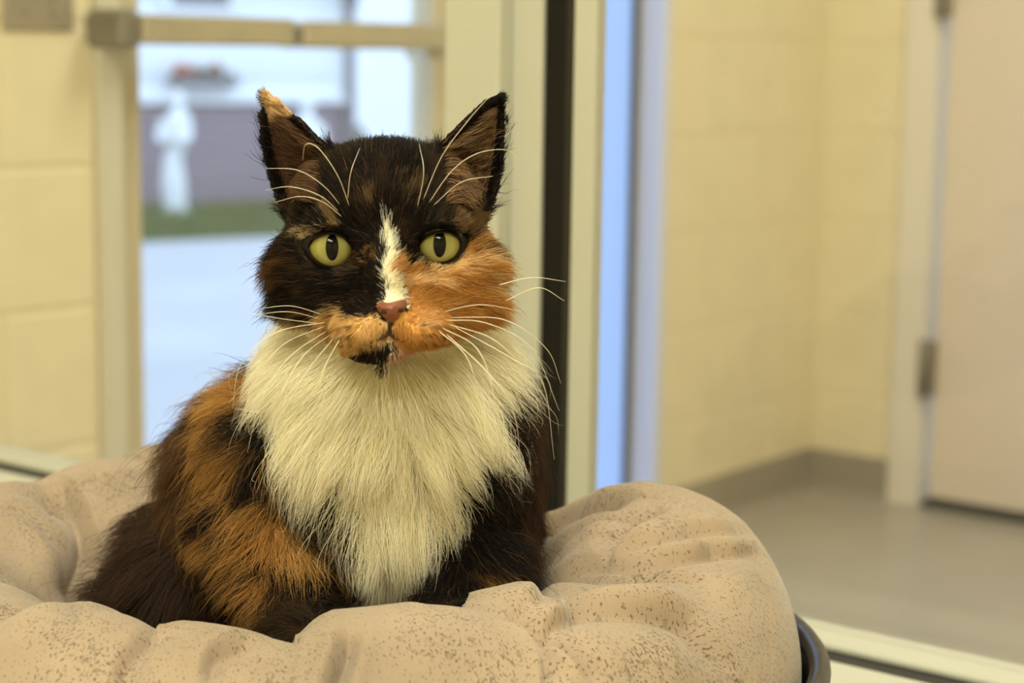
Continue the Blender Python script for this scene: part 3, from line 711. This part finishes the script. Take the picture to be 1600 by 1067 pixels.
def coat(p, is_head, jit=True):
    n = len(p); uv = chart(p); u0, v0 = uv[:, 0].copy(), uv[:, 1].copy()
    q = p * 1.0
    u = u0 + (vnoise(q * 160, 1) - .5) * 16; v = v0 + (vnoise(q * 160, 2) - .5) * 16
    if jit: u = u + RNG.normal(0, 3.5, n); v = v + RNG.normal(0, 3.5, n)
    n1 = vnoise(q * 95, 3); n2 = vnoise(q * np.array([260, 200, 200]), 4); n3 = vnoise(q * 420, 5)
    c = np.tile(K_BLACK, (n, 1))
    def put(m, col, a=1.0):
        a = np.broadcast_to(a, m.shape)[:, None] * m[:, None]; c[:] = c * (1 - a) + np.asarray(col) * a
    hd = is_head; bd = ~is_head
    # body
    put(bd & (u < 335), K_BROWN); put(bd & (u > 770), K_BROWN, .8)
    ob = bd & inpoly(u, v, BODYOR)
    streak = vnoise(np.stack([u0 / 46 + v0 / 60, v0 / 17 - u0 / 40, q[:, 1] * 30], 1), 6)
    put(ob, K_ORB, np.clip((streak - .36) * 5, 0, .95)); put(ob, K_ORBL, np.clip((streak - .6) * 4, 0, .7) * (n2 > .4))
    put(bd & inell(u, v, 780, 905, 60, 40), K_ORB, np.clip((streak - .5) * 4, 0, .8))
    put(bd & inell(u, v, 835, 578, 26, 16), K_ORBL, .8)
    put(bd & inell(u, v, 300, 720, 40, 90), K_ORB, .12)
    put(bd & inell(u, v, 492, 955, 60, 40), K_BLACK, .9)
    put(inpoly(u, v, BIB) & (bd | (v0 > 508)) & (p[:, 1] < 1.04), K_WHITE)
    # head
    fleck = np.clip((n1 - .58) * 6, 0, 1) * np.clip((n2 - .35) * 4, 0, 1)
    put(hd & (v < 470), s2l((112, 84, 48)), fleck * .26)
    put(hd & (u < 500) & (v > 395) & (v < 500), s2l((130, 88, 50)), np.clip((vnoise(np.stack([u0 / 40, v0 / 9, q[:, 1] * 20], 1), 8) - .55) * 5, 0, .75))
    put(hd & inell(u, v, 577, 317, 8, 11), K_TAN, .6); put(hd & inell(u, v, 637, 297, 20, 20), K_TAN, .4 * (n3 > .4)); put(hd & inell(u, v, 515, 338, 14, 9, 40), K_TAN, .8)
    put(hd & inell(u, v, 484, 362, 24, 6, -12), K_ORL, .55); put(hd & inell(u, v, 573, 400, 17, 6, -48), K_OR, .5 * (n3 > .4))
    put(hd & inell(u, v, 545, 421, 18, 6, -20), K_TAN, .3)
    put(hd & inell(u, v, 745, 352, 48, 20, 25), K_TAN, .75 * (n2 > .3)); put(hd & inell(u, v, 700, 305, 50, 26, -30), s2l((84, 70, 50)), .5 * (n3 > .45))
    o_ = hd & inpoly(u, v, ORR)
    put(o_, K_OR); put(o_, K_ORL, np.clip((vnoise(np.stack([u0 / 42, v0 / 15, q[:, 1] * 20], 1), 9) - .45) * 3.2, 0, .85))
    put(hd & inell(u, v, 705, 414, 34, 9, -12), K_ORL, .9); put(hd & inell(u, v, 670, 432, 22, 16), K_ORL, .35)
    put(hd & inell(u, v, 775, 392, 34, 9, 12), K_BLACK, .75); put(hd & inell(u, v, 795, 408, 22, 8, 25), K_BLACK, .7)
    put(hd & inell(u, v, 770, 440, 36, 5, 8), s2l((150, 96, 48)), .6); put(hd & inell(u, v, 735, 478, 40, 5, -6), s2l((160, 100, 50)), .5)
    put(hd & inell(u, v, 655, 418, 5, 14, -10), K_BLACK, .9)
    m = hd & inpoly(u, v, MUZL); put(m, s2l((212, 176, 116))); put(m, K_ORL, np.clip((n3 - .4) * 2, 0, .6))
    put(hd & inell(u, v, 455, 505, 50, 13, 8), K_ORL, .5)
    put(hd & inpoly(u, v, BLAZE), K_WHITE)
    put(hd & inpoly(u, v, CHINR), K_PINK); put(hd & inpoly(u, v, CHINB), K_BLACK)
    for (sx, sy, dx, dy) in ((545, 500, -1, 1), (665, 498, 1, 1)):
        for r_ in range(3):
            for k_ in range(4): put(hd & inell(u0, v0, sx + dx * (k_ * 12 - 6), sy + r_ * 12 + k_ * 2, 4, 2.6), s2l((96, 60, 34)), .8)
    # ears
    ez = hd & (v0 < 300) & ((u0 < 512) | (u0 > 684))
    put(ez & (u0 < 512), K_BLACK, .6); put(ez & (u0 > 684), K_BLACK, .6)
    put(ez & inpoly(u, v, [(404, 130), (420, 140), (452, 168), (440, 182), (412, 165)]), K_ORL, .9)
    # variation per strand
    if jit: c *= np.exp(RNG.normal(0, .16, n))[:, None]
    return np.clip(c, .004, .97)
def dline(u, v, pl):
    best = np.full(len(u), 1e9); q = np.stack([u, v], 1)
    for a, b in zip(pl[:-1], pl[1:]):
        a = np.array(a, float); b = np.array(b, float); ab = b - a; t_ = np.clip(((q - a) @ ab) / (ab @ ab), 0, 1)
        best = np.minimum(best, np.linalg.norm(q - a - t_[:, None] * ab, axis=1))
    return best
def group_val(p, E):
    best = np.full(len(p), 9.)
    for e_ in E: best = np.minimum(best, np.linalg.norm((p - e_['c']) / e_['r'], axis=1))
    return best
def head_mask(p):
    u = chart(p); return ((group_val(p, HEAD) < group_val(p, BODY)) & (p[:, 1] < 1.01)) | ((u[:, 1] < 360) & (p[:, 1] < 1.02))

cat = empty('cat', (-.075, BC.y, .592)); tag(cat, 'long-haired tortoiseshell cat with a white bib sitting in the tan cat bed', 'cat')
M_SKIN = bpy.data.materials.new('cat_coat_under'); M_SKIN.use_nodes = True
at = M_SKIN.node_tree.nodes.new('ShaderNodeAttribute'); at.attribute_name = 'coat'
bs = M_SKIN.node_tree.nodes['Principled BSDF']; bs.inputs['Roughness'].default_value = .8; bs.inputs['Specular IOR Level'].default_value = .15
M_SKIN.node_tree.links.new(at.outputs['Color'], bs.inputs['Base Color'])
me.name = 'body'; me.materials.clear(); me.materials.append(M_SKIN); me.shade_smooth()
hm = head_mask(CV); cc = coat(CV, hm, False)
uvv = chart(CV)
for ex, ey, er in EYES:   # dark bare skin round the eyes
    m = np.hypot((uvv[:, 0] - ex) / 40, (uvv[:, 1] - ey) / 34) < 1; cc[m] = s2l((26, 20, 18))
eov = np.where(uvv[:, 0] < 603, dline(uvv[:, 0], uvv[:, 1], EOL), dline(uvv[:, 0], uvv[:, 1], EOR))
inner_ear = (eov > 13) & (uvv[:, 1] < 325) & ((uvv[:, 0] < 512) | (uvv[:, 0] > 684)) & (CN[:, 1] < -.2) & hm
cc[inner_ear] = s2l((96, 70, 58))
ca = me.attributes.new('coat', 'FLOAT_COLOR', 'POINT'); ca.data.foreach_set('color', np.c_[cc, np.ones(nv)].ravel())
body = link(bpy.data.objects.new('body', me), cat)

# eyes
def eye_mat():
    m = bpy.data.materials.new('cat_eye'); m.use_nodes = True; n = m.node_tree.nodes; l = m.node_tree.links; b = n['Principled BSDF']
    b.inputs['Roughness'].default_value = .06; b.inputs['Coat Weight'].default_value = .15; b.inputs['Coat Roughness'].default_value = .02; b.inputs['Specular IOR Level'].default_value = .12
    t = n.new('ShaderNodeTexCoord'); sp_ = n.new('ShaderNodeSeparateXYZ'); l.new(t.outputs['Object'], sp_.inputs[0])
    def M(op, a, b_=None):
        x = n.new('ShaderNodeMath'); x.operation = op
        for i, v in enumerate((a, b_)):
            if v is None: continue
            if isinstance(v, (int, float)): x.inputs[i].default_value = v
            else: l.new(v, x.inputs[i])
        return x.outputs[0]
    X_, Z_ = sp_.outputs[0], sp_.outputs[2]
    pu = M('SQRT', M('ADD', M('POWER', M('DIVIDE', X_, .26), 2), M('POWER', M('DIVIDE', Z_, .54), 2)))
    ir = M('SQRT', M('ADD', M('POWER', X_, 2), M('POWER', Z_, 2)))
    rp = n.new('ShaderNodeValToRGB'); e = rp.color_ramp.elements; e[0].position = .2; e[0].color = rgba((130, 130, 74)); e[1].position = .95; e[1].color = rgba((30, 26, 16))
    x = e.new(.55); x.color = rgba((154, 150, 90)); x = e.new(.80); x.color = rgba((126, 118, 54))
    nz_ = n.new('ShaderNodeTexNoise'); nz_.inputs['Scale'].default_value = 9; l.new(t.outputs['Object'], nz_.inputs['Vector'])
    l.new(M('ADD', ir, M('MULTIPLY', M('SUBTRACT', nz_.outputs['Fac'], .5), .18)), rp.inputs[0])
    mr = n.new('ShaderNodeMapRange'); mr.interpolation_type = 'SMOOTHSTEP'; mr.inputs['From Min'].default_value = .93; mr.inputs['From Max'].default_value = 1.07; l.new(pu, mr.inputs['Value'])
    mxx = n.new('ShaderNodeMix'); mxx.data_type = 'RGBA'; l.new(mr.outputs[0], mxx.inputs[0]); mxx.inputs[6].default_value = (.003, .003, .003, 1); l.new(rp.outputs[0], mxx.inputs[7])
    l.new(mxx.outputs[2], b.inputs['Base Color']); return m
M_EYE = eye_mat(); M_LID = mat('dark_eyelid_skin', (20, 15, 13), .7, spec=.15)
LID = [[(482, 387), (488, 376), (502, 368), (518, 366), (534, 370), (545, 380), (550, 391), (546, 403), (536, 412), (520, 416), (503, 412), (489, 401)],
       [(653, 391), (658, 379), (668, 370), (683, 365), (699, 364), (712, 369), (719, 379), (717, 391), (709, 402), (694, 409), (676, 409), (662, 402)]]
for (c, er), lid in zip(EYE, LID):
    bm = bmesh.new(); bmesh.ops.create_uvsphere(bm, u_segments=48, v_segments=32, radius=1)
    o = obj('eye', bm, M_EYE, None, True); o.location = c; o.scale = (er,) * 3
    dirv = (Vector((0, 0, CAMH)) - Vector(c)).normalized(); o.rotation_euler = Vector((0, -1, 0)).rotation_difference(dirv).to_euler()
    bpy.context.view_layer.update(); o.parent = cat; o.matrix_parent_inverse = cat.matrix_world.inverted()
    pts = []
    cen = np.mean(lid, 0)
    loop = bez([Vector((x, y, 0)) for x, y in lid + lid[:1]], 60)[:-1]
    # lids: a band from the rim on the eyeball out to the socket edge
    rings = []
    for f_, off in ((.97, .0002), (1.02, -.0012), (1.14, -.0006), (1.42, .006)):
        ring = []
        for q in loop:
            x, y = cen[0] + (q.x - cen[0]) * f_, cen[1] + (q.y - cen[1]) * f_
            d = ray(x, y).normalized(); oc = Vector((0, 0, CAMH)) - Vector(c); b_ = oc.dot(d); disc = b_ * b_ - (oc.dot(oc) - er * er)
            tt = -b_ - math.sqrt(disc) if disc > 0 else -b_ - 0.0
            up_ = max(0., (cen[1] - q.y) / 26)                    # the upper lid overhangs the eyeball
            ring.append(Vector((0, 0, CAMH)) + d * (tt + off - (.0022 * up_ if f_ > 1 and f_ < 1.3 else 0)))
        rings.append(ring)
    V = [p for rg in rings for p in rg]; nn = len(loop); Fc = []
    for i in range(len(rings) - 1):
        for k in range(nn): Fc.append((i * nn + k, i * nn + (k + 1) % nn, (i + 1) * nn + (k + 1) % nn, (i + 1) * nn + k))
    mesh_obj('eyelid', V, Fc, M_LID, o)

# nose leather and mouth
bvh = BVHTree.FromPolygons([Vector(v) for v in CV], [tuple(p.vertices) for p in me.polygons])
def surf(px, py, off=0.):
    d = ray(px, py).normalized(); h = bvh.ray_cast(Vector((0, 0, CAMH)), d)[0]
    return (h if h is not None else pt(px, py, .9)) - d * off
M_NOSE = mat('brick_pink_nose', (138, 84, 62), .5, noise=(120, .18), bump=(400, .5))
NO = [(587, 478), (594, 471), (606, 473), (620, 470), (632, 468), (637, 473), (633, 483), (624, 493), (616, 502), (609, 505), (603, 499), (594, 489)]
lp = bez([Vector((x, y, 0)) for x, y in NO + NO[:1]], 48)[:-1]; cx_, cy_ = 612, 484
V = []; nn = len(lp); Fc = []; fr_ = (1.06, .92, .7, .45, .2)
for i, f_ in enumerate(fr_):
    for q in lp:
        x, y = cx_ + (q.x - cx_) * f_, cy_ + (q.y - cy_) * f_
        nost = .0022 * (math.exp(-(((x - 601) / 5) ** 2 + ((y - 487) / 4) ** 2)) + math.exp(-(((x - 625) / 5) ** 2 + ((y - 485) / 4) ** 2)))
        V.append(surf(x, y, (-.001, .0022, .0030, .0034, .0035)[i] - nost))
for i in range(len(fr_) - 1):
    for k in range(nn): Fc.append((i * nn + k, i * nn + (k + 1) % nn, (i + 1) * nn + (k + 1) % nn, (i + 1) * nn + k))
Fc.append(tuple(range((len(fr_) - 1) * nn, len(fr_) * nn)))
nose = mesh_obj('nose', V, Fc, M_NOSE, cat)
M_NOST = mat('nostril_dark', (44, 22, 18), .7)
for nx, ny in ((600.5, 488), (625, 485.5)):
    q = [surf(nx - 6, ny + 1, .0012), surf(nx, ny - 1, .0018), surf(nx + 6, ny + 1, .0012)]
    V, Fc = tube_mesh(bez(q, 8), [.0002, .0006, .0008, .0009, .001, .0009, .0008, .0006, .0002], 8); mesh_obj('nostril', V, Fc, M_NOST, nose)
M_LIP = mat('dark_lip', (52, 28, 24), .6)
q = [surf(x, y, .0006) for x, y in ((540, 545), (565, 540), (590, 530), (607, 521), (609, 505))]
V, Fc = tube_mesh(bez(q, 24), [.0009] * 25, 8); mesh_obj('mouth', V, Fc, M_LIP, cat)
q = [surf(x, y, .0004) for x, y in ((607, 521), (625, 531), (645, 537), (662, 539))]
V, Fc = tube_mesh(bez(q, 20), list(np.linspace(.0009, .0004, 21)), 8); mesh_obj('mouth', V, Fc, M_LIP, cat)

# whiskers
M_WH = mat('whisker_cream', (236, 228, 205), .4)
WH = [[(505, 492, .9), (455, 478, .885), (405, 482, .885)], [(503, 499, .9), (450, 487, .88), (395, 492, .885)], [(503, 506, .9), (440, 498, .88), (385, 488, .88)],
      [(512, 508, .9), (440, 540, .87), (395, 600, .87), (372, 680, .88)], [(515, 514, .9), (450, 560, .865), (405, 630, .86), (385, 710, .87)], [(520, 520, .9), (470, 560, .865), (420, 640, .86), (365, 640, .875)],
      [(525, 524, .9), (480, 580, .86), (440, 650, .855)], [(532, 528, .9), (505, 580, .86), (490, 650, .86)], [(512, 503, .9), (430, 520, .87), (375, 570, .87), (362, 640, .88)],
      [(690, 488, .9), (750, 476, .885), (815, 486, .89)], [(694, 500, .9), (760, 505, .875), (830, 545, .88), (872, 640, .89)], [(698, 506, .9), (770, 530, .87), (825, 585, .875), (860, 640, .88)],
      [(690, 512, .9), (745, 545, .87), (770, 620, .865), (765, 700, .87)], [(685, 516, .9), (730, 560, .865), (750, 640, .86)], [(700, 496, .9), (790, 500, .88), (855, 545, .89), (878, 600, .9)],
      [(695, 520, .9), (760, 580, .87), (800, 640, .87), (812, 715, .88)], [(705, 508, .9), (800, 560, .875), (850, 600, .88), (868, 720, .9)], [(780, 445, .93), (830, 434, .92), (882, 440, .915)], [(790, 470, .93), (840, 450, .915), (880, 470, .91)],
      [(547, 325, .91), (528, 275, .89), (498, 232, .885), (478, 226, .89), (473, 250, .9)], [(533, 322, .91), (505, 290, .89), (465, 266, .885), (415, 263, .89)], [(531, 332, .91), (500, 306, .89), (455, 292, .885), (415, 297, .89)],
      [(536, 340, .91), (505, 316, .895), (470, 307, .89), (430, 316, .9)], [(543, 315, .91), (548, 270, .895), (562, 232, .9)],
      [(660, 315, .91), (690, 245, .885), (730, 190, .88), (765, 150, .89)], [(668, 320, .91), (705, 268, .89), (745, 240, .885), (790, 234, .89), (812, 250, .895)],
      [(652, 325, .91), (662, 270, .89), (655, 225, .9)], [(676, 322, .91), (720, 285, .89), (770, 275, .89)]]
for w in WH:
    w2_ = [pt(x, y, d) for x, y, d in w]
    h0 = surf(w[0][0], w[0][1]); dl = h0 - w2_[0]
    w2_ = [p + dl * (1 - .35 * i / (len(w2_) - 1)) for i, p in enumerate(w2_)]
    w2_[0] = h0
    pts = bez(w2_, 22); V, Fc = tube_mesh(pts, list(np.linspace(.00024, .00007, 23)), 6); mesh_obj('whisker', V, Fc, M_WH, cat)

# fur
tri = CV[TR]; area = .5 * np.linalg.norm(np.cross(tri[:, 1] - tri[:, 0], tri[:, 2] - tri[:, 0]), axis=1)
tcn = tri.mean(1); hmt = head_mask(tcn); fn = np.cross(tri[:, 1] - tri[:, 0], tri[:, 2] - tri[:, 0]); fn /= np.linalg.norm(fn, axis=1)[:, None] + 1e-12
dens = area * np.where(hmt, 2.6, 1.0) * np.where(fn[:, 1] > .5, .35, 1.0) * np.where(tcn[:, 2] < .615, .15, 1.0)
NH = 260000
ti = RNG.choice(nt, NH, p=dens / dens.sum()); r1, r2 = RNG.random(NH), RNG.random(NH); s_ = np.sqrt(r1)
wts = np.stack([1 - s_, s_ * (1 - r2), s_ * r2], 1)
root = (tri[ti] * wts[:, :, None]).sum(1); nor = (CN[TR[ti]] * wts[:, :, None]).sum(1); nor /= np.linalg.norm(nor, axis=1)[:, None] + 1e-9
hd = head_mask(root); uv = chart(root); u, v = uv[:, 0], uv[:, 1]
NOSE = np.array(pt(612, 462, .868))
def unit(a): return a / (np.linalg.norm(a, axis=1)[:, None] + 1e-9)
def sstep(x, a, b): t = np.clip((x - a) / (b - a), 0, 1); return t * t * (3 - 2 * t)
rel = root - NOSE; dn = np.linalg.norm(rel, axis=1)
# head flow
fl = unit(rel) + np.array([0, .35, 0])
ear = hd & (v < 318) & ((u < 506) | (u > 690)); earf = ear & (nor[:, 1] < -.15)
sgn = np.sign(u - 603)[:, None]
cheek = sstep(np.abs(u - 603), 120, 190) * sstep(v, 330, 420)
fl = unit(fl + cheek[:, None] * (np.array([0, .1, -.55]) + sgn * np.array([.55, 0, 0])))
fl[ear] = unit(np.array([0, .25, 1.0]) + sgn[ear] * np.array([.35, 0, 0]))
fl[earf] = unit(np.array([0, -.10, .45]) + sgn[earf] * np.array([.9, 0, 0]))
Lh = .0035 + .0055 * sstep(dn, .018, .055) + .024 * cheek * RNG.uniform(.6, 1.15, NH)
Lh = np.where(v < 300, np.minimum(Lh, .009), Lh)
crown = hd & (v < 275) & (np.abs(u - 600) < 105); Lh = np.where(crown, RNG.uniform(.006, .014, NH), Lh)
eo = np.where(u < 603, dline(u, v, EOL), dline(u, v, EOR)); ei = np.where(u < 603, dline(u, v, EIL), dline(u, v, EIR))
Lh = np.where(ear, .0024, Lh); Lh = np.where(earf, np.clip(eo * 2.4e-4, .0016, .013), Lh)
rimm = ear & ((eo < 9) | ((ei < 9) & (v < 225))); Lh = np.where(rimm, .0028, Lh)
Lh = np.where(ear & (v < 158), .0045, Lh)
Lh = np.where(ear & (v > 190) & (v < 300) & (eo < 26) & (RNG.random(NH) < .04), RNG.uniform(.012, .022, NH), Lh)
Lh = np.where(np.hypot((u - 612) / 40, (v - 480) / 26) < 1, .0022, Lh)
# body flow
bibm = inpoly(u, v, BIB) & (root[:, 1] < 1.04) & (~hd | (v > 545))
ctr = np.array(pt(605, 590, .94)); rb = root - ctr
fb_ = unit(rb * np.array([1.25, .2, 1.0]) + np.array([0, 0, -.040]))
other = unit(np.array([0, .25, -1.0]) + np.clip((u - 600) / 220, -1.1, 1.1)[:, None] * np.array([.75, 0, 0]))
fbd = np.where(bibm[:, None], fb_, other)
low = sstep(v, 860, 950)
Lb = np.where(bibm, (.048 - .012 * low) * (.8 + .45 * vnoise(root * 60, 21)), .034 - .014 * low * (u > 320)) * RNG.uniform(.65, 1.15, NH)
Lb = np.where((~bibm) & (u < 330), Lb * RNG.uniform(1.15, 1.6, NH), Lb)
flow = np.where(hd[:, None], fl, fbd); L = np.where(hd, Lh * RNG.uniform(.75, 1.2, NH), Lb)
chinw = hd & (v > 545) & bibm; L = np.where(chinw, .02, L)
chinp = hd & (inpoly(u, v, CHINB) | inpoly(u, v, CHINR)) & (root[:, 1] < .925); L = np.where(chinp, .0035, L)
# swirl the flow a little with smooth noise, per strand jitter
sw_ = np.stack([vnoise(root * 70, 11 + k) - .5 for k in range(3)], 1)
sw2 = np.stack([vnoise(root * 38, 31 + k) - .5 for k in range(3)], 1)
flow = flow + sw2 * np.where(hd, .15, .8)[:, None] + sw_ * np.where(hd, .5, .8)[:, None] + RNG.normal(0, 1, (NH, 3)) * np.where(hd, .10, .13)[:, None]
flow = unit(flow - nor * (flow * nor).sum(1)[:, None])
lift = np.where(hd, .38, np.where(bibm, .34, .46)) + RNG.normal(0, .08, NH); lift = np.where(earf, .75, lift); lift = np.where(crown, lift * 1.7, lift)
d0 = unit(flow + nor * lift[:, None] * 1.3); grav = np.where(hd, .15, .42)[:, None] * np.array([0, 0, -1.0])
d1 = unit(flow * 1.0 + nor * .12 + grav)
wisp = RNG.random(NH) < .03; L = np.where(wisp & ~ear, L * 1.45, L)
# keep the eyes, nose and lips clear
keep = np.ones(NH, bool)
for ex, ey, er in EYES: keep &= ~((np.hypot((u - ex) / 36, (v - ey) / 30) < 1) & hd)
keep &= ~(inpoly(u, v, NO) & hd)
near_eye = np.zeros(NH, bool)
for ex, ey, er in EYES: near_eye |= (np.hypot((u - ex) / 52, (v - ey) / 46) < 1)
L = np.where(near_eye & hd, np.minimum(L, .0045), L)
root, nor, d0, d1, L, hd, earf, bibm, rimm = [a[keep] for a in (root, nor, d0, d1, L, hd, earf, bibm, rimm)]
NH = len(root); KP = 6
t = np.linspace(0, 1, KP)[None, :, None]
pts = root[:, None] + L[:, None, None] * (d0[:, None] * (t - t * t / 2) + d1[:, None] * (t * t / 2))
# clumping into locks
def clump(sel, ng, amt, pw=1.4):
    ii = np.nonzero(sel)[0]
    gi = RNG.choice(ii, min(ng, len(ii)), replace=False); kd = kdtree.KDTree(len(gi))
    for j, g_ in enumerate(gi): kd.insert(root[g_], j)
    kd.balance()
    nr = np.array([gi[kd.find(root[i])[1]] for i in ii])
    tt = t ** pw * amt * RNG.uniform(.6, 1.0, len(ii))[:, None, None]
    tgt = root[nr][:, None] + (pts[nr] - root[nr][:, None]) * np.minimum(1.15, (L[ii] / L[nr]))[:, None, None]
    pts[ii] = pts[ii] * (1 - tt) + tgt * tt
clump(hd, 7000, .40); clump(~hd & bibm, 1100, .6); clump(~hd & bibm, 150, .72, 1.25); clump(~hd & ~bibm, 1600, .60)
wav = RNG.normal(0, 1, (NH, 2, 3)) * np.where(hd, .03, .05)[:, None, None] * L[:, None, None]
pts += wav[:, :1] * np.sin(t * 3.1) * t + wav[:, 1:] * np.sin(t * 6.2) * t
fc = coat(root, hd); uvr = chart(root)
tick = (fc.max(1) < .03) & (RNG.random(NH) < np.where(hd, .08, .08)); fc[tick] = s2l((104, 78, 50)) * np.exp(RNG.normal(0, .3, tick.sum()))[:, None]   # brown ticking in the black
ie = earf; fc[ie] = np.where((RNG.random(ie.sum()) < .55)[:, None], np.where((uvr[ie, 0] > 603)[:, None], s2l((178, 146, 108)), s2l((138, 104, 76))), s2l((70, 52, 42))) * np.exp(RNG.normal(0, .2, ie.sum()))[:, None]
fc[rimm] = K_BLACK * .9
edge = (ie | rimm) & ((inpoly(uvr[:, 0], uvr[:, 1], [(404, 130), (420, 140), (456, 170), (436, 190), (412, 175)])))
fc[edge] = K_ORL * .9
hc = bpy.data.hair_curves.new('fur'); hc.add_curves([KP] * NH)
hc.attributes['position'].data.foreach_set('vector', pts.reshape(-1).astype(np.float32))
ra = hc.attributes.get('radius') or hc.attributes.new('radius', 'FLOAT', 'POINT')
rr = np.where(hd, .000085, .00011)[:, None] * np.array([1, 1, .95, .8, .55, .12])[None, :]
ra.data.foreach_set('value', rr.reshape(-1).astype(np.float32))
fa = hc.attributes.new('coat', 'FLOAT_COLOR', 'POINT')
tipf = np.linspace(.94, 1.06, KP)[None, :, None]
fcp = np.concatenate([np.clip(fc[:, None] * tipf, 0, .97), np.ones((NH, KP, 1))], 2)
fa.data.foreach_set('color', fcp.reshape(-1).astype(np.float32))
M_FUR = bpy.data.materials.new('cat_fur'); M_FUR.use_nodes = True
at = M_FUR.node_tree.nodes.new('ShaderNodeAttribute'); at.attribute_name = 'coat'
bs = M_FUR.node_tree.nodes['Principled BSDF']; bs.inputs['Roughness'].default_value = .55; bs.inputs['Specular IOR Level'].default_value = .22
M_FUR.node_tree.links.new(at.outputs['Color'], bs.inputs['Base Color'])
tlf = M_FUR.node_tree.nodes.new('ShaderNodeBsdfTranslucent'); mxf = M_FUR.node_tree.nodes.new('ShaderNodeMixShader'); mxf.inputs[0].default_value = .48
M_FUR.node_tree.links.new(at.outputs['Color'], tlf.inputs[0]); M_FUR.node_tree.links.new(bs.outputs[0], mxf.inputs[1]); M_FUR.node_tree.links.new(tlf.outputs[0], mxf.inputs[2])
M_FUR.node_tree.links.new(mxf.outputs[0], M_FUR.node_tree.nodes['Material Output'].inputs[0])
hc.materials.append(M_FUR)
fur = link(bpy.data.objects.new('fur', hc), cat); fur['kind'] = 'stuff'

# ------------------------------------------------------------------ bolster: soft fabric gives way to the cat, then built
V = BED['V'].copy()
near = np.nonzero(np.hypot((V[:, 0] - BC.x) * RM / (RM + EX), V[:, 1] - BC.y) < RM + .01)[0]
tc_ = np.stack([BC.x + (RM + EX) * np.cos(BED['th']), BC.y + RM * np.sin(BED['th']), np.full(len(V), ZT)], 1)
for i in near:
    o_ = Vector(tc_[i]); d = Vector(V[i]) - o_; ln = d.length; d.normalize()
    h = bvh.ray_cast(o_, d, ln + .002)
    if h[0] is not None and h[1].dot(d) < 0: V[i] = tc_[i] + np.array(d) * max(.012, h[3] - .003)
me_b = bpy.data.meshes.new('bolster'); me_b.from_pydata(V.tolist(), [], BED['Q'].tolist()); me_b.update()
uvl = me_b.uv_layers.new(name='UVMap'); li = np.empty(len(me_b.loops), int); me_b.loops.foreach_get('vertex_index', li)
ui = BED['th'][li] * RM; vi = BED['ph'][li] * RT
# unwrap the seam
qi = li.reshape(-1, 4); uu = ui.reshape(-1, 4); vv_ = vi.reshape(-1, 4)
uu = np.where((uu.max(1) - uu.min(1) > .3)[:, None] & (uu < .3), uu + 2 * np.pi * RM, uu)
vv_ = np.where((vv_.max(1) - vv_.min(1) > .2)[:, None] & (vv_ < .1), vv_ + 2 * np.pi * RT, vv_)
uvl.data.foreach_set('uv', np.stack([uu, vv_], -1).reshape(-1)); me_b.materials.append(M_BED); me_b.shade_smooth()
link(bpy.data.objects.new('bolster', me_b), bed)
# base cushion
prof = [(0, .530), (.19, .530), (.202, .545), (.195, .575), (.15, .585), (.08, .590), (.001, .592)]
Vc, Fc = oval(prof, 72); co = mesh_obj('cushion', Vc, Fc, M_BED, bed)
uvl = co.data.uv_layers.new(name='UVMap')
for lp_ in co.data.loops:
    c_ = co.data.vertices[lp_.vertex_index].co; uvl.data[lp_.index].uv = (c_.x, c_.y)
print('fur strands', NH, 'body verts', nv)
